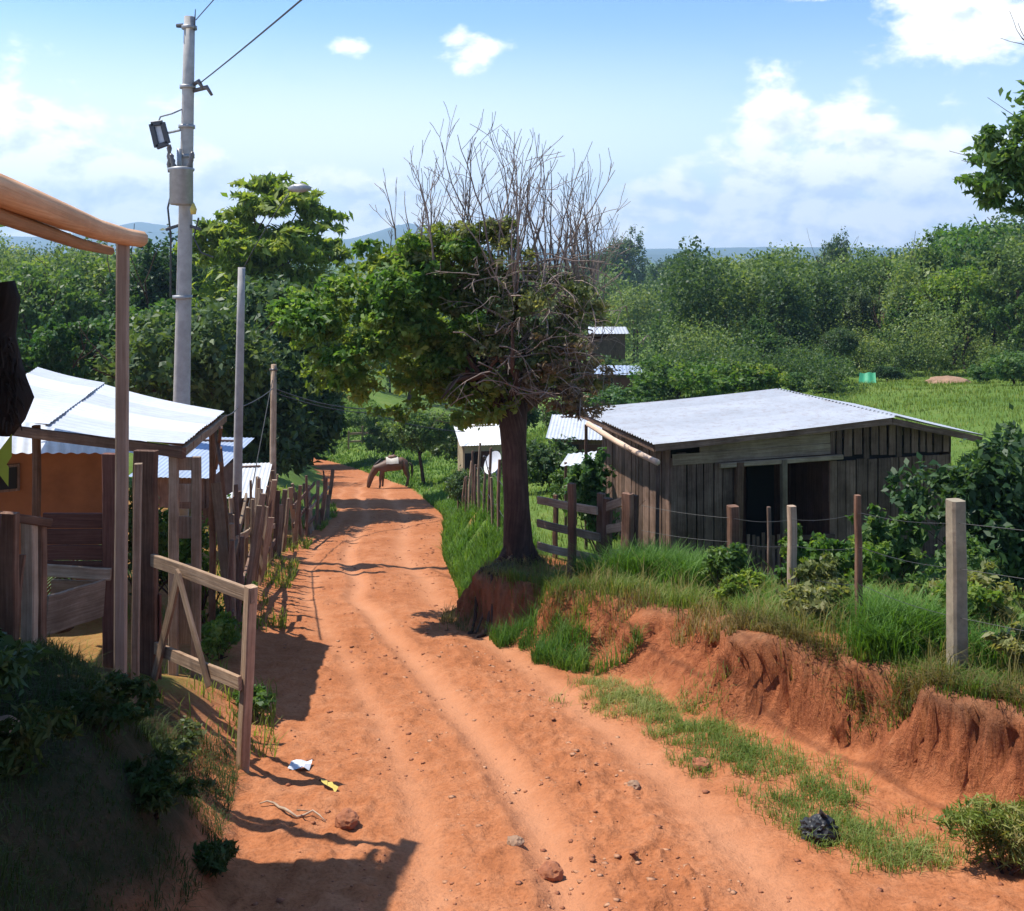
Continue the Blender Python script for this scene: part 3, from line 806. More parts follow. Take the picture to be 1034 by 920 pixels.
tk = MB(); tk.tube([b - Vector((0, 0, .3)), b + Vector((0, 0, 1.2)), Vector((-7.3, 30, -3.5))], [.3, .24, .15], 9, lump=.06)
for i in range(6): grow(tk, (-7.3, 30, -4.6 + i * .3), (math.cos(i), math.sin(i), .6), 1.5, .09, 1, rng)
custom_tree('dense_tree', b, tk, [('crown', crown_mesh(lb, 30000, .27, .13, rng, .5), 'leaf_dark')], 'dense dark green tree left of the road whose shadow crosses it')

# tall light tree with layered sprays behind it
b = G(-9.3, 37)
lb = []
for i in range(30):
    a = rng.uniform(0, 6.28); r = 2.7 * rng.random() ** .6
    zz = 2.9 - (r / 2.7) ** 2 * 2.6 + rng.uniform(-1.3, .2)
    lb.append((-9.1 + r * math.cos(a) * 1.05, 37 + r * math.sin(a), zz, .85, .85, .28))
lb += [(-9.1, 37, .3, 2.2, 2.0, .9), (-9.1, 37, -1.0, 2.6, 2.2, 1.0), (-10.4, 37, -2.2, 1.8, 1.8, 1.2), (-8, 37, -2.2, 1.5, 1.8, 1.2)]
tk = MB(); tk.tube([b - Vector((0, 0, .3)), b + Vector((.1, 0, 2)), (-9.2, 37, -3), (-9.1, 37, .8)], [.34, .28, .22, .10], 9, lump=.05)
for i in range(9): grow(tk, (-9.2, 37, -3 + i * .45), (math.cos(i * 2.4), math.sin(i * 2.4), .7), 1.2, .10, 1, rng)
custom_tree('layered_tree', b, tk, [('crown', crown_mesh(lb, 14000, .42, .15, rng, .35, .9), 'leaf_fresh')], 'tall light green tree with layered feathery crown behind the concrete pole')

# small trees around the horse and far road
tree_at(428, 47.5, 402, 'round1', 9.8, 'small round tree standing right behind the grazing horse', group='small trees by the horse')
tree_at(470, 50, 410, 'bushy0', 3.4, 'dark bush between the horse and the small white-roofed hut', 'bush', ('leaf_dark', 'bark'), 'small trees by the horse', cat='bush')
tree_at(310, 62, 330, 'round0', 9.8, 'shady tree left of the far end of the road', group=gl, mats=('leaf_dark', 'bark'))
tree_at(410, 90, 330, 'spread0', 8.8, 'spreading tree beyond the horse in the pasture', group='small trees by the horse')
tree_at(372, 75, 405, 'bushy1', 3.4, 'small bush beside the far fence beyond the horse', 'bush', ('leaf_mid', 'bark'), 'small trees by the horse', cat='bush')
tree_at(395, 62, 420, 'bushy0', 3.4, 'shrub between the far fence and the small round tree', 'bush', ('leaf_mid', 'bark'), 'small trees by the horse', cat='bush')
tree_at(570, 30, 395, 'round0', 9.8, 'shady tree behind the big bare-topped tree, over the tin-roofed lean-to', group='small trees by the horse', mats=('leaf_dark', 'bark'))
tree_at(520, 34, 385, 'round1', 9.8, 'bushy tree right behind the trunk of the bare-topped tree', group='small trees by the horse', mats=('leaf_dark', 'bark'))

cb = 'bushes behind the corral and the big trunk'
tree_at(552, 22, 436, 'bushy0', 3.4, 'dark bush right behind the big trunk, left of the lean-to', 'bush', ('leaf_dark', 'bark'), cb, cat='bush')
tree_at(604, 20, 450, 'bushy1', 3.4, 'dark bush between the lean-to and the shack corner', 'bush', ('leaf_dark', 'bark'), cb, cat='bush')
tree_at(578, 19.5, 466, 'bushy0', 3.4, 'low bush behind the small tilted shelter', 'bush', ('leaf_mid', 'bark'), cb, cat='bush')
tree_at(478, 27, 462, 'bushy1', 3.4, 'bush behind the row of grey stakes, below the white-roofed hut', 'bush', ('leaf_dark', 'bark'), cb, cat='bush')
tree_at(522, 25, 448, 'bushy0', 3.4, 'dark bush hidden behind the big trunk', 'bush', ('leaf_dark', 'bark'), cb, cat='bush')
# the big half-bare tree on the bank
def bare_tree():
    rng = np.random.default_rng(77)
    b = Vector((.10, 13.9, gz(.10, 13.9)))
    e = empty('bare_topped_tree', b)
    t = MB()
    F = Vector((.0, 14, -2.0))
    tp = [b - Vector((0, 0, .5)), b + Vector((0, 0, .05)), b + Vector((-.03, .02, .8)), b + Vector((-.07, .05, 1.6)), F]
    t.tube(tp, [.28, .215, .185, .18, .21], 14, lump=.07)
    for (rx, ry, dl, r0) in ((-.52, 12.7, .95, .045), (-.44, 12.6, .6, .03), (-.33, 12.48, .85, .05), (-.24, 12.42, .5, .03)):   # roots over the lip of the bank
        pts = []; n_ = 11; wob = rng.uniform(-.07, .07)
        for j in range(n_):
            u_ = j / (n_ - 1)
            xx = .02 + (rx - .06 - .02) * u_ + wob * math.sin(u_ * 7) + rng.uniform(-.02, .02); yy = 13.78 + (ry - .22 - 13.78) * u_
            pts.append(Vector((xx, yy, gz(xx, yy) + .015 + (.10 if j == 0 else 0))))
        t.tube(pts, [r0 * (1.3 - .10 * j) for j in range(len(pts))], 7, lump=.18)
    for a in (0.3, 3.2, 5.2):          # low root flare
        d = Vector((math.cos(a), math.sin(a), 0))
        t.tube([b + d * .10 + Vector((0, 0, .30)), b + d * .22 + Vector((0, 0, .06)), b + d * .45 + Vector((0, 0, -.12))], [.09, .08, .04], 7, lump=.1)
    t.build('trunk', M['bark'], e, True)
    # limbs
    lm = MB(); tw = MB(); tips = []
    dirs = [(-.85, .1, .8), (-.6, .5, 1.0), (-.35, -.4, 1.3), (-.1, .3, 1.6), (.2, -.3, 1.4), (.4, .4, 1.2), (.62, -.2, 1.0), (-.7, -.5, .6), (.8, .4, .6), (.15, -.6, .9)]
    ends = []
    for d in dirs:
        d = Vector(d).normalized(); p = F - Vector((0, 0, .25)) + d * .1
        pts = [p]; dd = d.copy(); L = rng.uniform(1.1, 1.7)
        for i in range(7):
            dd = (dd + Vector(rng.normal(size=3)) * .22 + Vector((0, 0, .03))).normalized()
            pts.append(pts[-1] + dd * L / 7)
        lm.tube(pts, [.11 - .085 * i / 7 for i in range(8)], 8, cap=False, lump=.08)
        for i in (2, 3, 4, 5, 6, 7):
            ends.append((pts[i], dd.copy(), .1 - .08 * i / 7))
            if i in (3, 5):
                nd = (dd + Vector(rng.normal(size=3)) * .8).normalized(); q = pts[i]; pp = [q]
                for j in range(5):
                    nd = (nd + Vector(rng.normal(size=3)) * .25 + Vector((0, 0, .06))).normalized(); pp.append(pp[-1] + nd * .17)
                lm.tube(pp, [.045 - .033 * j / 5 for j in range(6)], 6, cap=False, lump=.08)
                ends += [(pp[j], nd.copy(), .03) for j in (2, 4, 5)]
    lm.build('limb', M['bark'], e, True)
    # upright bare shoots out of the upper limbs
    for (p, d, r) in ends:
        for k in range(3):
            q = Vector(p)
            if q.x > 1.25 or q.x < -1.9 or q.z < -.75: continue
            dd = (d * .30 + Vector(rng.normal(size=3)) * .34 + Vector((-.10 * q.x, 0, 1.05))).normalized()
            ztop = (1.72 - .42 * abs(q.x + .3) ** 1.7) - 1.5 * rng.random() ** 1.6
            L = max(.45, min(2.3, (ztop - q.z) / max(dd.z, .5)))
            n = 9; pts = [q]
            for i in range(n):
                dd = (dd + Vector(rng.normal(size=3)) * .11 + Vector((0, 0, .09))).normalized()
                pts.append(pts[-1] + dd * L / n)
            r0 = min(.020, r * .5); rad = [max(.0045, r0 * (1 - .8 * i / n)) for i in range(n + 1)]
            tw.tube(pts, rad, 5, cap=False)
            for j in range(5):
                i = rng.integers(3, n)
                nd = (dd + Vector(rng.normal(size=3)) * .42 + Vector((0, 0, .35))).normalized()
                grow(tw, pts[i], nd, L * rng.uniform(.12, .3), rad[i] * .65, 1 if rng.random() < .5 else 0, rng, .3, .6, 4, 2, tips, .55, .0045)
    for k in range(58):      # more upright shoots spread over the top of the crown
        q = Vector((rng.uniform(-1.75, 1.2), 14 + rng.uniform(-.7, .7), rng.uniform(-.75, -.1)))
        ztop = (1.75 - .42 * abs(q.x + .3) ** 1.7) - 1.5 * rng.random() ** 1.5
        L = max(.5, ztop - q.z); dd = Vector((rng.normal() * .16 - .06 * q.x, rng.normal() * .16, 1)).normalized(); n = 9; pts = [q]
        for i in range(n):
            dd = (dd + Vector(rng.normal(size=3)) * .10 + Vector((0, 0, .05))).normalized(); pts.append(pts[-1] + dd * L / n)
        rad = [max(.0045, .019 * (1 - .8 * i / n)) for i in range(n + 1)]; tw.tube(pts, rad, 5, cap=False)
        for j in range(7):
            i = rng.integers(2, n); nd = (dd + Vector(rng.normal(size=3)) * .5 + Vector((0, 0, .2))).normalized()
            grow(tw, pts[i], nd, L * rng.uniform(.12, .32), rad[i] * .65, 1 if rng.random() < .6 else 0, rng, .3, .6, 4, 2, tips, .55, .0045)
    for k in range(26):      # lighter outer fans, low left and right
        sd_ = 1 if k % 5 < 3 else -1
        q = Vector((.1 + sd_ * rng.uniform(.5, 1.15), 14 + rng.uniform(-.5, .5), rng.uniform(-1.1, -.2)))
        grow(tw, q, (sd_ * rng.uniform(.1, .6), rng.normal() * .3, 1), rng.uniform(.5, .9), .012, 2, rng, .3, .55, 5, 3, tips, .6, .004)
    # drooping arching twigs through the middle and right
    for k in range(230):
        a = rng.uniform(-1.7, 1.7)
        if rng.random() < .3: a += 3.14
        q = Vector((.30 + rng.normal() * .48, 14 + rng.uniform(-1.15, .2), rng.uniform(-1.9, .0)))
        dd = Vector((math.cos(a), math.sin(a) * .8 - .2, rng.uniform(-.1, .9))).normalized()
        pts = [q]; n = 7; L = rng.uniform(.3, .95)
        for i in range(n):
            dd = (dd + Vector(rng.normal(size=3)) * .2 + Vector((0, 0, -.14))).normalized()
            pts.append(pts[-1] + dd * L / n)
        tw.tube(pts, [max(.004, .010 * (1 - .8 * i / n)) for i in range(n + 1)], 4, cap=False)
        for j in range(3):
            i = rng.integers(1, n)
            grow(tw, pts[i], (dd + Vector(rng.normal(size=3)) * .8).normalized(), L * .35, .005, 0, rng, -.2, .5, 3, 0, tips, .5, .0035)
    tw.build('bare_twigs', M['twig'], e, True)
    def scatter(n, cx, cz, rx, rz, smin, smax, cy=13.95, ry=.8, pw=.5):
        L = []
        for i in range(n):
            a = rng.uniform(0, 6.283); r = rng.random() ** pw
            q = rng.uniform(smin, smax)
            L.append((cx + rx * r * math.cos(a), cy + rng.uniform(-ry, ry) * math.sqrt(max(0, 1 - r * r * .7)), cz + rz * r * math.sin(a), q * 1.15, q, q * .72))
        return L
    lob = scatter(16, -1.0, -.15, 1.1, .5, .2, .38) + scatter(13, -.8, -1.65, .95, .5, .22, .42) + scatter(26, -1.75, -1.0, 1.25, 1.05, .22, .46) + scatter(8, -2.6, -1.0, .6, .7, .2, .34) + scatter(10, -.5, -1.6, .9, .55, .22, .42)
    lob += scatter(7, -.75, -2.15, .75, .25, .2, .34)
    link_mesh('leafy_crown', crown_mesh(lob, 15500, .105, .055, rng, .3, .6, .5), M['leaf_crown'], e)
    lob2 = scatter(26, -1.75, -.85, 1.4, .95, .2, .4, 13.25, .45) + scatter(7, -1.2, .05, .9, .35, .18, .34, 13.8, .6)
    link_mesh('young_leaves', crown_mesh(lob2, 17000, .10, .052, rng, .25, .7, .45), M['leaf_crown'], e)
    lob3 = scatter(14, .35, -.9, .85, .85, .18, .32, 13.2, .35) + scatter(10, -.4, .0, 1.0, .45, .16, .3, 13.5, .4) + scatter(22, .25, -.85, .95, .9, .2, .38) + scatter(9, -.5, -.1, .9, .45, .18, .32) + scatter(5, .9, -1.3, .4, .5, .16, .28)
    link_mesh('sparse_leaves', crown_mesh(lob3, 15000, .085, .042, rng, .2, .5, .5), M['leaf_olive'], e)
    lob4 = scatter(12, .55, -1.75, .85, .4, .18, .36) + scatter(12, .5, -1.3, .8, .7, .15, .3, 13.2, .3)
    link_mesh('dry_leaves', crown_mesh(lob4, 3800, .085, .034, rng, .15, .5, .5), M['leaf_dry'], e)
    tag(e, 'big tree on the road bank with bare upright twigs above a half leafy crown', 'tree')
bare_tree()

# tree limb reaching in at the upper right
rng = np.random.default_rng(31)
b = G(8.6, 13.5)
tk = MB(); tk.tube([b - Vector((0, 0, .3)), b + Vector((0, 0, 2)), (8.5, 13.5, -.4), (8.3, 13.5, 1.2), (8.3, 13.5, 2.4)], [.2, .16, .14, .11, .06], 9, lump=.05)
for q in ((8.4, 13.5, .2, -1, .55), (8.35, 13.5, .6, -1, .75), (8.3, 13.5, 1.0, -.8, .9), (8.3, 13.5, 1.3, 1, .6), (8.3, 13.5, .5, .9, .5), (8.3, 13.5, 1.5, -.5, 1)):
    grow(tk, q[:3], (q[3], rng.normal() * .3, q[4]), 1.3, .06, 2, rng, .15, .6, 5, 3)
lb = [(6.7, 13.4, 1.35, .55, .6, .22), (6.45, 13.5, .95, .4, .5, .16), (7.1, 13.3, 1.75, .6, .6, .25), (7.2, 13.5, 1.0, .5, .6, .2), (7.6, 13.5, 2.2, .7, .7, .28), (7.7, 13.4, 1.4, .6, .6, .25), (8.3, 13.5, 2.7, .8, .8, .35), (8.9, 13.5, 2.0, .8, .8, .35), (9.2, 13.5, 1.2, .8, .8, .3), (6.75, 13.7, .78, .35, .4, .12), (7.4, 13.4, .62, .4, .5, .14), (6.9, 13.5, 1.15, .4, .5, .16), (7.35, 13.5, 1.35, .45, .5, .18), (7.0, 13.4, .6, .3, .4, .12), (6.6, 13.5, 1.6, .35, .4, .15), (7.5, 13.4, 1.75, .5, .5, .2)]
custom_tree('tree', b, tk, [('crown', crown_mesh(lb, 12000, .13, .055, rng, .2), 'leaf_mid')], 'tree at the right edge reaching into the sky with open leafy branches')

def leafy_bush(name, c, r, n, L, W, mt, label, seed, cat='bush', stems=7, wide_lobes=7):
    rng = np.random.default_rng(seed)
    b = G(c[0], c[1]); e = empty(name, b)
    st = MB()
    for i in range(stems):
        a = rng.uniform(0, 6.28)
        grow(st, b - Vector((0, 0, .1)), (math.cos(a) * .5, math.sin(a) * .5, 1), r[2] * .8, .018, 1, rng, .2, .6, 4, 3)
    st.build('stem', M['bark'], e, True)
    lb = []
    for i in range(wide_lobes):
        d = rand_dirs(1, rng)[0] * rng.uniform(.3, .75)
        lb.append((c[0] + d[0] * r[0], c[1] + d[1] * r[1], b.z + r[2] * (1 + d[2] * .9), r[0] * rng.uniform(.3, .5), r[1] * rng.uniform(.3, .5), r[2] * rng.uniform(.3, .5)))
    lb.append((c[0], c[1], b.z + r[2] * .8, r[0] * .6, r[1] * .6, r[2] * .7))
    link_mesh('foliage', crown_mesh(lb, n, L, W, rng, .35), M[mt], e)
    return tag(e, label, cat)
leafy_bush('bush', (5.7, 11.6), (1.15, .9, 1.15), 9000, .12, .065, 'leaf_dark', 'large dark glossy bush behind the thick fence post, covering the shack corner', 41, wide_lobes=11)
leafy_bush('bush', (4.4, 11.5), (.5, .4, .55), 2600, .10, .055, 'leaf_mid', 'leafy bush in front of the right wall of the shack', 42)
leafy_bush('bush', (6.6, 12.8), (.9, .9, 1.35), 4500, .12, .065, 'leaf_dark', 'dark bush at the right edge behind the large glossy bush', 43)
leafy_bush('vine', (2.86, 10.15), (.22, .2, .5), 700, .075, .045, 'leaf_fresh', 'yellow-green climbing plant around a fence post before the porch', 44, 'plant', 4, 5)
leafy_bush('weed', (3.35, 10.3), (.6, .4, .36), 2200, .08, .045, 'leaf_fresh', 'broad-leaved weed patch in front of the porch rail', 45, 'plant')
leafy_bush('weed', (4.05, 9.0), (.6, .5, .34), 2000, .08, .04, 'leaf_olive', 'dry brownish weed patch right of the thin fence post', 46, 'plant')
leafy_bush('weed', (4.6, 8.0), (.55, .5, .3), 2000, .07, .035, 'leaf_fresh', 'yellowish weed patch right of the thick fence post', 47, 'plant')
leafy_bush('weed', (2.65, 8.9), (.4, .35, .24), 1300, .07, .035, 'leaf_olive', 'brownish weeds on the bank left of the thin fence post', 48, 'plant')
leafy_bush('weed', (2.82, 5.7), (.40, .30, .24), 4200, .075, .009, 'grass_strip', 'small leafy weed clump at the roadside, lower right corner', 49, 'plant')
for i_, (wx, wy, wr, wh, mt_, lb_) in enumerate(((2.3, 10.7, .4, .34, 'leaf_mid', 'green leafy weed patch between the two left posts of the wire fence'), (3.7, 10.9, .5, .42, 'leaf_fresh', 'tall yellow-green weeds in front of the right porch wall'), (3.0, 9.5, .4, .30, 'leaf_olive', 'brownish weed patch between the thin and the pale fence post'),
        (3.9, 8.6, .4, .32, 'leaf_fresh', 'bright leafy weeds between the thin and the thick fence post'), (4.35, 9.6, .5, .45, 'leaf_mid', 'dark green weeds below the glossy bush'), (3.85, 7.2, .35, .2, 'leaf_olive', 'low brown weeds at the foot of the thick fence post'), (2.35, 9.9, .35, .2, 'leaf_fresh', 'low light green weeds on the lip of the slumped bank'))):
    leafy_bush('weed', (wx, wy), (wr, wr * .8, wh), 1900, .07, .03, mt_, lb_, 300 + i_, 'plant')
leafy_bush('bush', (1.35, 15.2), (.5, .5, .9), 2400, .10, .055, 'leaf_mid', 'leafy bush beside the left corner of the shack', 50)
leafy_bush('bush', (-5.5, 15.6), (.55, .5, .5), 2600, .09, .05, 'leaf_mid', 'bush below the rickety stick fence at the left road edge', 51)
leafy_bush('bush', (-5.9, 18.0), (.6, .6, .45), 2400, .10, .05, 'leaf_mid', 'low bush farther along the rickety fence', 52)
leafy_bush('bush', (-6.2, 21.8), (.6, .6, .7), 2600, .11, .06, 'leaf_fresh', 'bright bush beside the dark wooden pole', 53)
leafy_bush('bush', (-5.0, 13.4), (.4, .4, 1.0), 2600, .09, .05, 'leaf_mid', 'climbing shrub at the right corner of the orange house', 54)
leafy_bush('bush', (-4.0, 12.6), (.35, .4, .9), 1800, .09, .05, 'leaf_fresh', 'bright shrub behind the board pillar of the tin shed', 55)
leafy_bush('weed', (-3.15, 10.6), (.3, .6, .28), 1500, .07, .03, 'leaf_fresh', 'low bright weeds between the tin shed and the road', 60, 'plant')
leafy_bush('weed', (-3.6, 12.9), (.35, .7, .28), 1700, .07, .03, 'leaf_mid', 'weeds at the foot of the rickety stick fence', 61, 'plant')
leafy_bush('weed', (-2.25, 8.6), (.25, .35, .13), 900, .07, .035, 'leaf_mid', 'weeds growing against the foot of the wooden gate', 56, 'plant')
leafy_bush('weed', (-2.3, 6.75), (.3, .3, .13), 900, .05, .022, 'leaf_olive', 'dry weeds on the bank below the gate', 57, 'plant')
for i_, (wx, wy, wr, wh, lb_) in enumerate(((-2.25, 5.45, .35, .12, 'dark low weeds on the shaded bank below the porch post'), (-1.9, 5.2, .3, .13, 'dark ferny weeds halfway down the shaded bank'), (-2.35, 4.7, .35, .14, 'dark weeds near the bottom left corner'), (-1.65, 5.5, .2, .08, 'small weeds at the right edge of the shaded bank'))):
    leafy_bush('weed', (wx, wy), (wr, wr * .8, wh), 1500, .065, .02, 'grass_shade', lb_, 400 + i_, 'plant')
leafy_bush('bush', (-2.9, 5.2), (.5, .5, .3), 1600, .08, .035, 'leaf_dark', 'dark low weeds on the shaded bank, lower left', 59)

# ------------------------------------------------------------------ corrugated sheets
def sheet_patch(mb, a, b, c, d, rib=.09, amp=.012, nu=None, nv=6, sag=.0, seed=0, rnd=None):
    """corrugated sheet: a-b is the eave edge, d-c the ridge edge; ribs run a->d"""
    a, b, c, d = map(Vector, (a, b, c, d))
    n = (b - a).cross(d - a).normalized()
    if n.z < 0: n = -n
    w = (b - a).length
    nu = nu or max(8, int(w / rib * 6))
    base = len(mb.v); rg = random.Random(seed)
    panel = .82; toff = [rg.random() for _ in range(40)]
    for j in range(nv + 1):
        v = j / nv
        for i in range(nu + 1):
            u = i / nu
            p = a.lerp(b, u).lerp(d.lerp(c, u), v)
            k = int(u * w / panel)
            h = amp * math.cos(u * w / rib * 2 * math.pi) - sag * math.sin(math.pi * v) + (toff[k % 40] - .5) * .012
            mb.v.append(p + n * h); mb.g.append((v, u, toff[k % 40] if rnd is None else rnd))
    for j in range(nv):
        for i in range(nu):
            q = base + j * (nu + 1) + i
            mb.f.append((q, q + 1, q + nu + 2, q + nu + 1))
    return mb

# ------------------------------------------------------------------ the tin-roofed plank shack
def shack():
    O = Vector((2.07, 14.5, 0)); A = Vector((.97, .243, 0)); B = Vector((-.243, .97, 0))
    def W(a, b, z): return O + A * a + B * b + Vector((0, 0, z))
    e = empty('plank_shack', (2.07, 14.5, -4.95))
    zf = -5.0
    rt = MB()
    sheet_patch(rt, W(0, 3.7, -2.80), W(0, 0, -2.76), W(4.06, 0, -2.52), W(4.06, 3.7, -2.57), .11, .012, nv=10, sag=.02, seed=3)
    roof = rt.build('roof', M['tin'], e, True)
    rt2 = MB()
    sheet_patch(rt2, W(5.72, 0, -2.90), W(5.72, 3.7, -2.92), W(4.05, 3.7, -2.56), W(4.05, 0, -2.51), .11, .012, nv=6, sag=.015, seed=5)
    rt2.build('roof', M['tin'], e, True)
    fb = MB()
    fb.plank(W(.05, .06, -2.83), W(4.02, .06, -2.60), .11, .035, side=(0, 0, 1), jit=.006)
    fb.plank(W(4.04, .07, -2.60), W(5.68, .07, -2.97), .10, .035, side=(0, 0, 1), jit=.006)
    fb.plank(W(.06, .08, -2.86), W(.06, 3.6, -2.9), .08, .035, side=(0, 0, 1), jit=.006)
    fb.build('fascia', M['old_wood'], e)
    zr = lambda a: (-2.76 + .24 * a / 4.05 if a < 4.05 else -2.52 - .39 * (a - 4.05) / 1.67) - .07
    def boards(a0, a1, b0, z0, ztop, vary=.0, w=.17, gap=.012, mat='old_wood', name='wall', side=False, skip=0.0, parent=e):
        mb = MB(); a = a0
        while a < a1 - .03:
            ww = min(w * random.uniform(.75, 1.2), a1 - a)
            if random.random() > skip:
                off = random.uniform(-.012, .012)
                zt = (ztop(a + ww / 2) if callable(ztop) else ztop) - random.uniform(0, vary)
                zb = z0 + random.uniform(-.02, .06)
                if side: p0 = W(b0 + off, a + ww / 2, zb); p1 = W(b0 + off, a + ww / 2, zt); sd = B
                else: p0 = W(a + ww / 2, b0 + off, zb); p1 = W(a + ww / 2, b0 + off, zt); sd = A
                tw = random.uniform(-.008, .008)
                mb.plank(p0, p1 + Vector((tw, 0, 0)), ww - gap, .022, side=sd, seg=3, jit=.003)
            a += ww
        return mb.build(name, M[mat], parent)
    bf = .38
    boards(.42, 1.5, bf, zf, -2.98, .10, .15, .016)                       # left front
    boards(bf, 3.4, .42, zf, lambda a: -2.92, .06, .16, .014, side=True)  # left side
    boards(3.12, 5.35, bf + .02, zf, -3.24, .02, .2, .014)                # right front, lower tier
    boards(3.12, 5.35, bf, -3.22, lambda a: zr(a) - .02, .06, .155, .035)   # gable boards with gaps
    # horizontal light boards above the porch
    g = MB()
    g.plank(W(.45, bf - .03, -3.09), W(3.12, bf - .03, -3.04), .17, .024, side=(0, 0, 1), jit=.004)
    g.plank(W(.9, bf - .02, -2.93), W(3.12, bf - .02, -2.88), .15, .024, side=(0, 0, 1), jit=.004)
    g.plank(W(2.1, bf - .01, -2.78), W(3.12, bf - .01, -2.735), .13, .022, side=(0, 0, 1), jit=.003)
    g.build('gable_board', M['pale_wood'], e)
    hd = MB(); hd.plank(W(1.2, bf - .09, -3.2), W(3.3, bf - .09, -3.17), .075, .06, side=(0, 0, 1), jit=.004)
    hd.build('porch_beam', M['pale_wood'], e)
    # recessed porch: back wall, side walls, floor, ceiling
    boards(1.3, 3.3, bf + 1.35, zf, -2.75, .0, .16, .006, mat='red_wood', name='porch_wall')
    boards(bf, bf + 1.35, 1.5, zf, -2.8, .0, .16, .008, mat='red_wood', name='porch_wall', side=True)
    boards(bf, bf + 1.35, 3.14, zf, -2.75, .0, .16, .008, mat='red_wood', name='porch_wall', side=True)
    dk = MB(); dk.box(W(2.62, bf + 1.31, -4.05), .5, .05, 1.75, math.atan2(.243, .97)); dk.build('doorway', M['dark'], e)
    fl = MB(); fl.plank(W(1.5, bf + .7, zf + .06), W(3.12, bf + .7, zf + .06), 1.3, .06, side=B); fl.build('porch_floor', M['old_wood'], e)
    for a, t in ((1.5, .03), (2.28, -.01)):
        p = MB(); p.plank(W(a - t, bf - .09, zf - .1), W(a + t, bf - .09, -3.16), .12 if a < 2 else .09, .10, side=A, jit=.006); p.build('porch_post', M['pale_wood'] if a > 2 else M['post_wood'], e)
    rl = MB()
    for k in range(8):
        a = 1.66 + k * .085
        rl.plank(W(a, bf - .12, zf + .05), W(a + random.uniform(-.012, .012), bf - .12, zf + .72 + random.uniform(-.05, .06)), .05, .018, side=A, seg=2)
    rl.plank(W(1.56, bf - .10, zf + .5), W(2.3, bf - .10, zf + .5), .05, .03, side=(0, 0, 1), seg=2)
    rl.plank(W(1.56, bf - .10, zf + .2), W(2.3, bf - .10, zf + .2), .05, .03, side=(0, 0, 1), seg=2)
    rl.build('porch_railing', M['old_wood'], e)
    r2 = MB(); r2.plank(W(2.3, bf - .1, zf + .62), W(3.15, bf - .1, zf + .6), .07, .035, side=(0, 0, 1)); r2.plank(W(2.3, bf - .1, zf + .3), W(3.15, bf - .1, zf + .34), .07, .035, side=(0, 0, 1)); r2.build('porch_railing', M['old_wood'], e)
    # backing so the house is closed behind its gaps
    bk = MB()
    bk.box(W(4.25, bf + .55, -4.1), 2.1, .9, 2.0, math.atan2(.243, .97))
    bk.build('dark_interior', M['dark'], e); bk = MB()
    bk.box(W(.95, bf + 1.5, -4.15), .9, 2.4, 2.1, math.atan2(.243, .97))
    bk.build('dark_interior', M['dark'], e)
    boards(.42, 5.35, 3.4, zf, -2.85, .0, .18, .006, name='wall')
    boards(bf, 3.4, 5.35, zf, -2.9, .0, .18, .008, side=True, name='wall')
    tag(e, 'weathered plank shack with pale low-pitched tin roof and open porch behind the fence', 'shack')
shack()

# pale bamboo pole leaning along the shack eave
mb = MB(); p0 = P(594, 428, 15.6); p1 = P(664, 467, 13.7)
pts = [p0.lerp(p1, i / 8) + Vector((0, 0, -.03 * math.sin(math.pi * i / 8))) for i in range(9)]
mb.tube(pts, [.040 if i % 2 else .046 for i in range(9)], 8)
o = mb.build('bamboo_gutter', M['post_pale'], None, True); tag(o, 'pale bamboo pole sloping down in front of the shack eave', 'pole')
st = MB(); st.plank(G(2.02, 13.85, -.2), p1 + Vector((.02, .08, -.02)), .05, .05, seg=3); o = st.build('stake', M['old_wood']); tag(o, 'thin upright stake holding the low end of the bamboo pole', 'stake')
st = MB(); st.plank(G(1.16, 15.5, -.2), p0 + Vector((-.03, .05, -.02)), .05, .05, seg=3); o = st.build('stake', M['old_wood']); tag(o, 'thin upright stake holding the high end of the bamboo pole', 'stake')

# ------------------------------------------------------------------ wire fence on the right bank
def wire_fence():
    e = empty('wire_fence', G(2.8, 10))
    tops = []
    for (px, Y, top, w, mt, tp, lab) in ((967, 7.4, 505, .125, 'post_concrete', .9, None), (868, 8.7, 500, .062, 'post_wood', .8, None), (801, 10.0, 511, .085, 'pale_wood', .9, None), (742, 11.2, 511, .13, 'post_wood', .9, None), (778, 11.6, 512, .05, 'old_wood', .8, None)):
        x = at(px, Y); m = MB(); b = G(x, Y, -.25); t = P(px - 2, top, Y)
        if w > .1 and mt == 'post_concrete': m.plank(b, t, w, w, side=(.98, .2, 0), seg=6, w1=w * tp, t1=w * tp, jit=.002)
        else: m.plank(b, t, w, w * .9, side=(.98, .2, 0), seg=7, w1=w * tp, t1=w * tp, jit=.006)
        m.build('post', M[mt], e)
        if px != 778: tops.append((b + Vector((0, 0, .25)), t))
    ex = [(G(5.2, 4.2), G(5.2, 4.2, 1.3))] + tops + [(G(1.39, 12.3), G(1.39, 12.3, 1.2))]
    for f in (.88, .62, .34):
        m = MB(); pts = []
        for i in range(len(ex) - 1):
            a = ex[i][0].lerp(ex[i][1], f); b = ex[i + 1][0].lerp(ex[i + 1][1], f)
            for k in range(6):
                q = a.lerp(b, k / 6); q.z -= .03 * math.sin(math.pi * k / 6); q.y -= .07; pts.append(q)
        m.tube(pts, .0022, 4); m.build('wire', M['wire'], e)
    tag(e, 'wire fence with uneven wooden and concrete posts along the right bank', 'fence')
wire_fence()

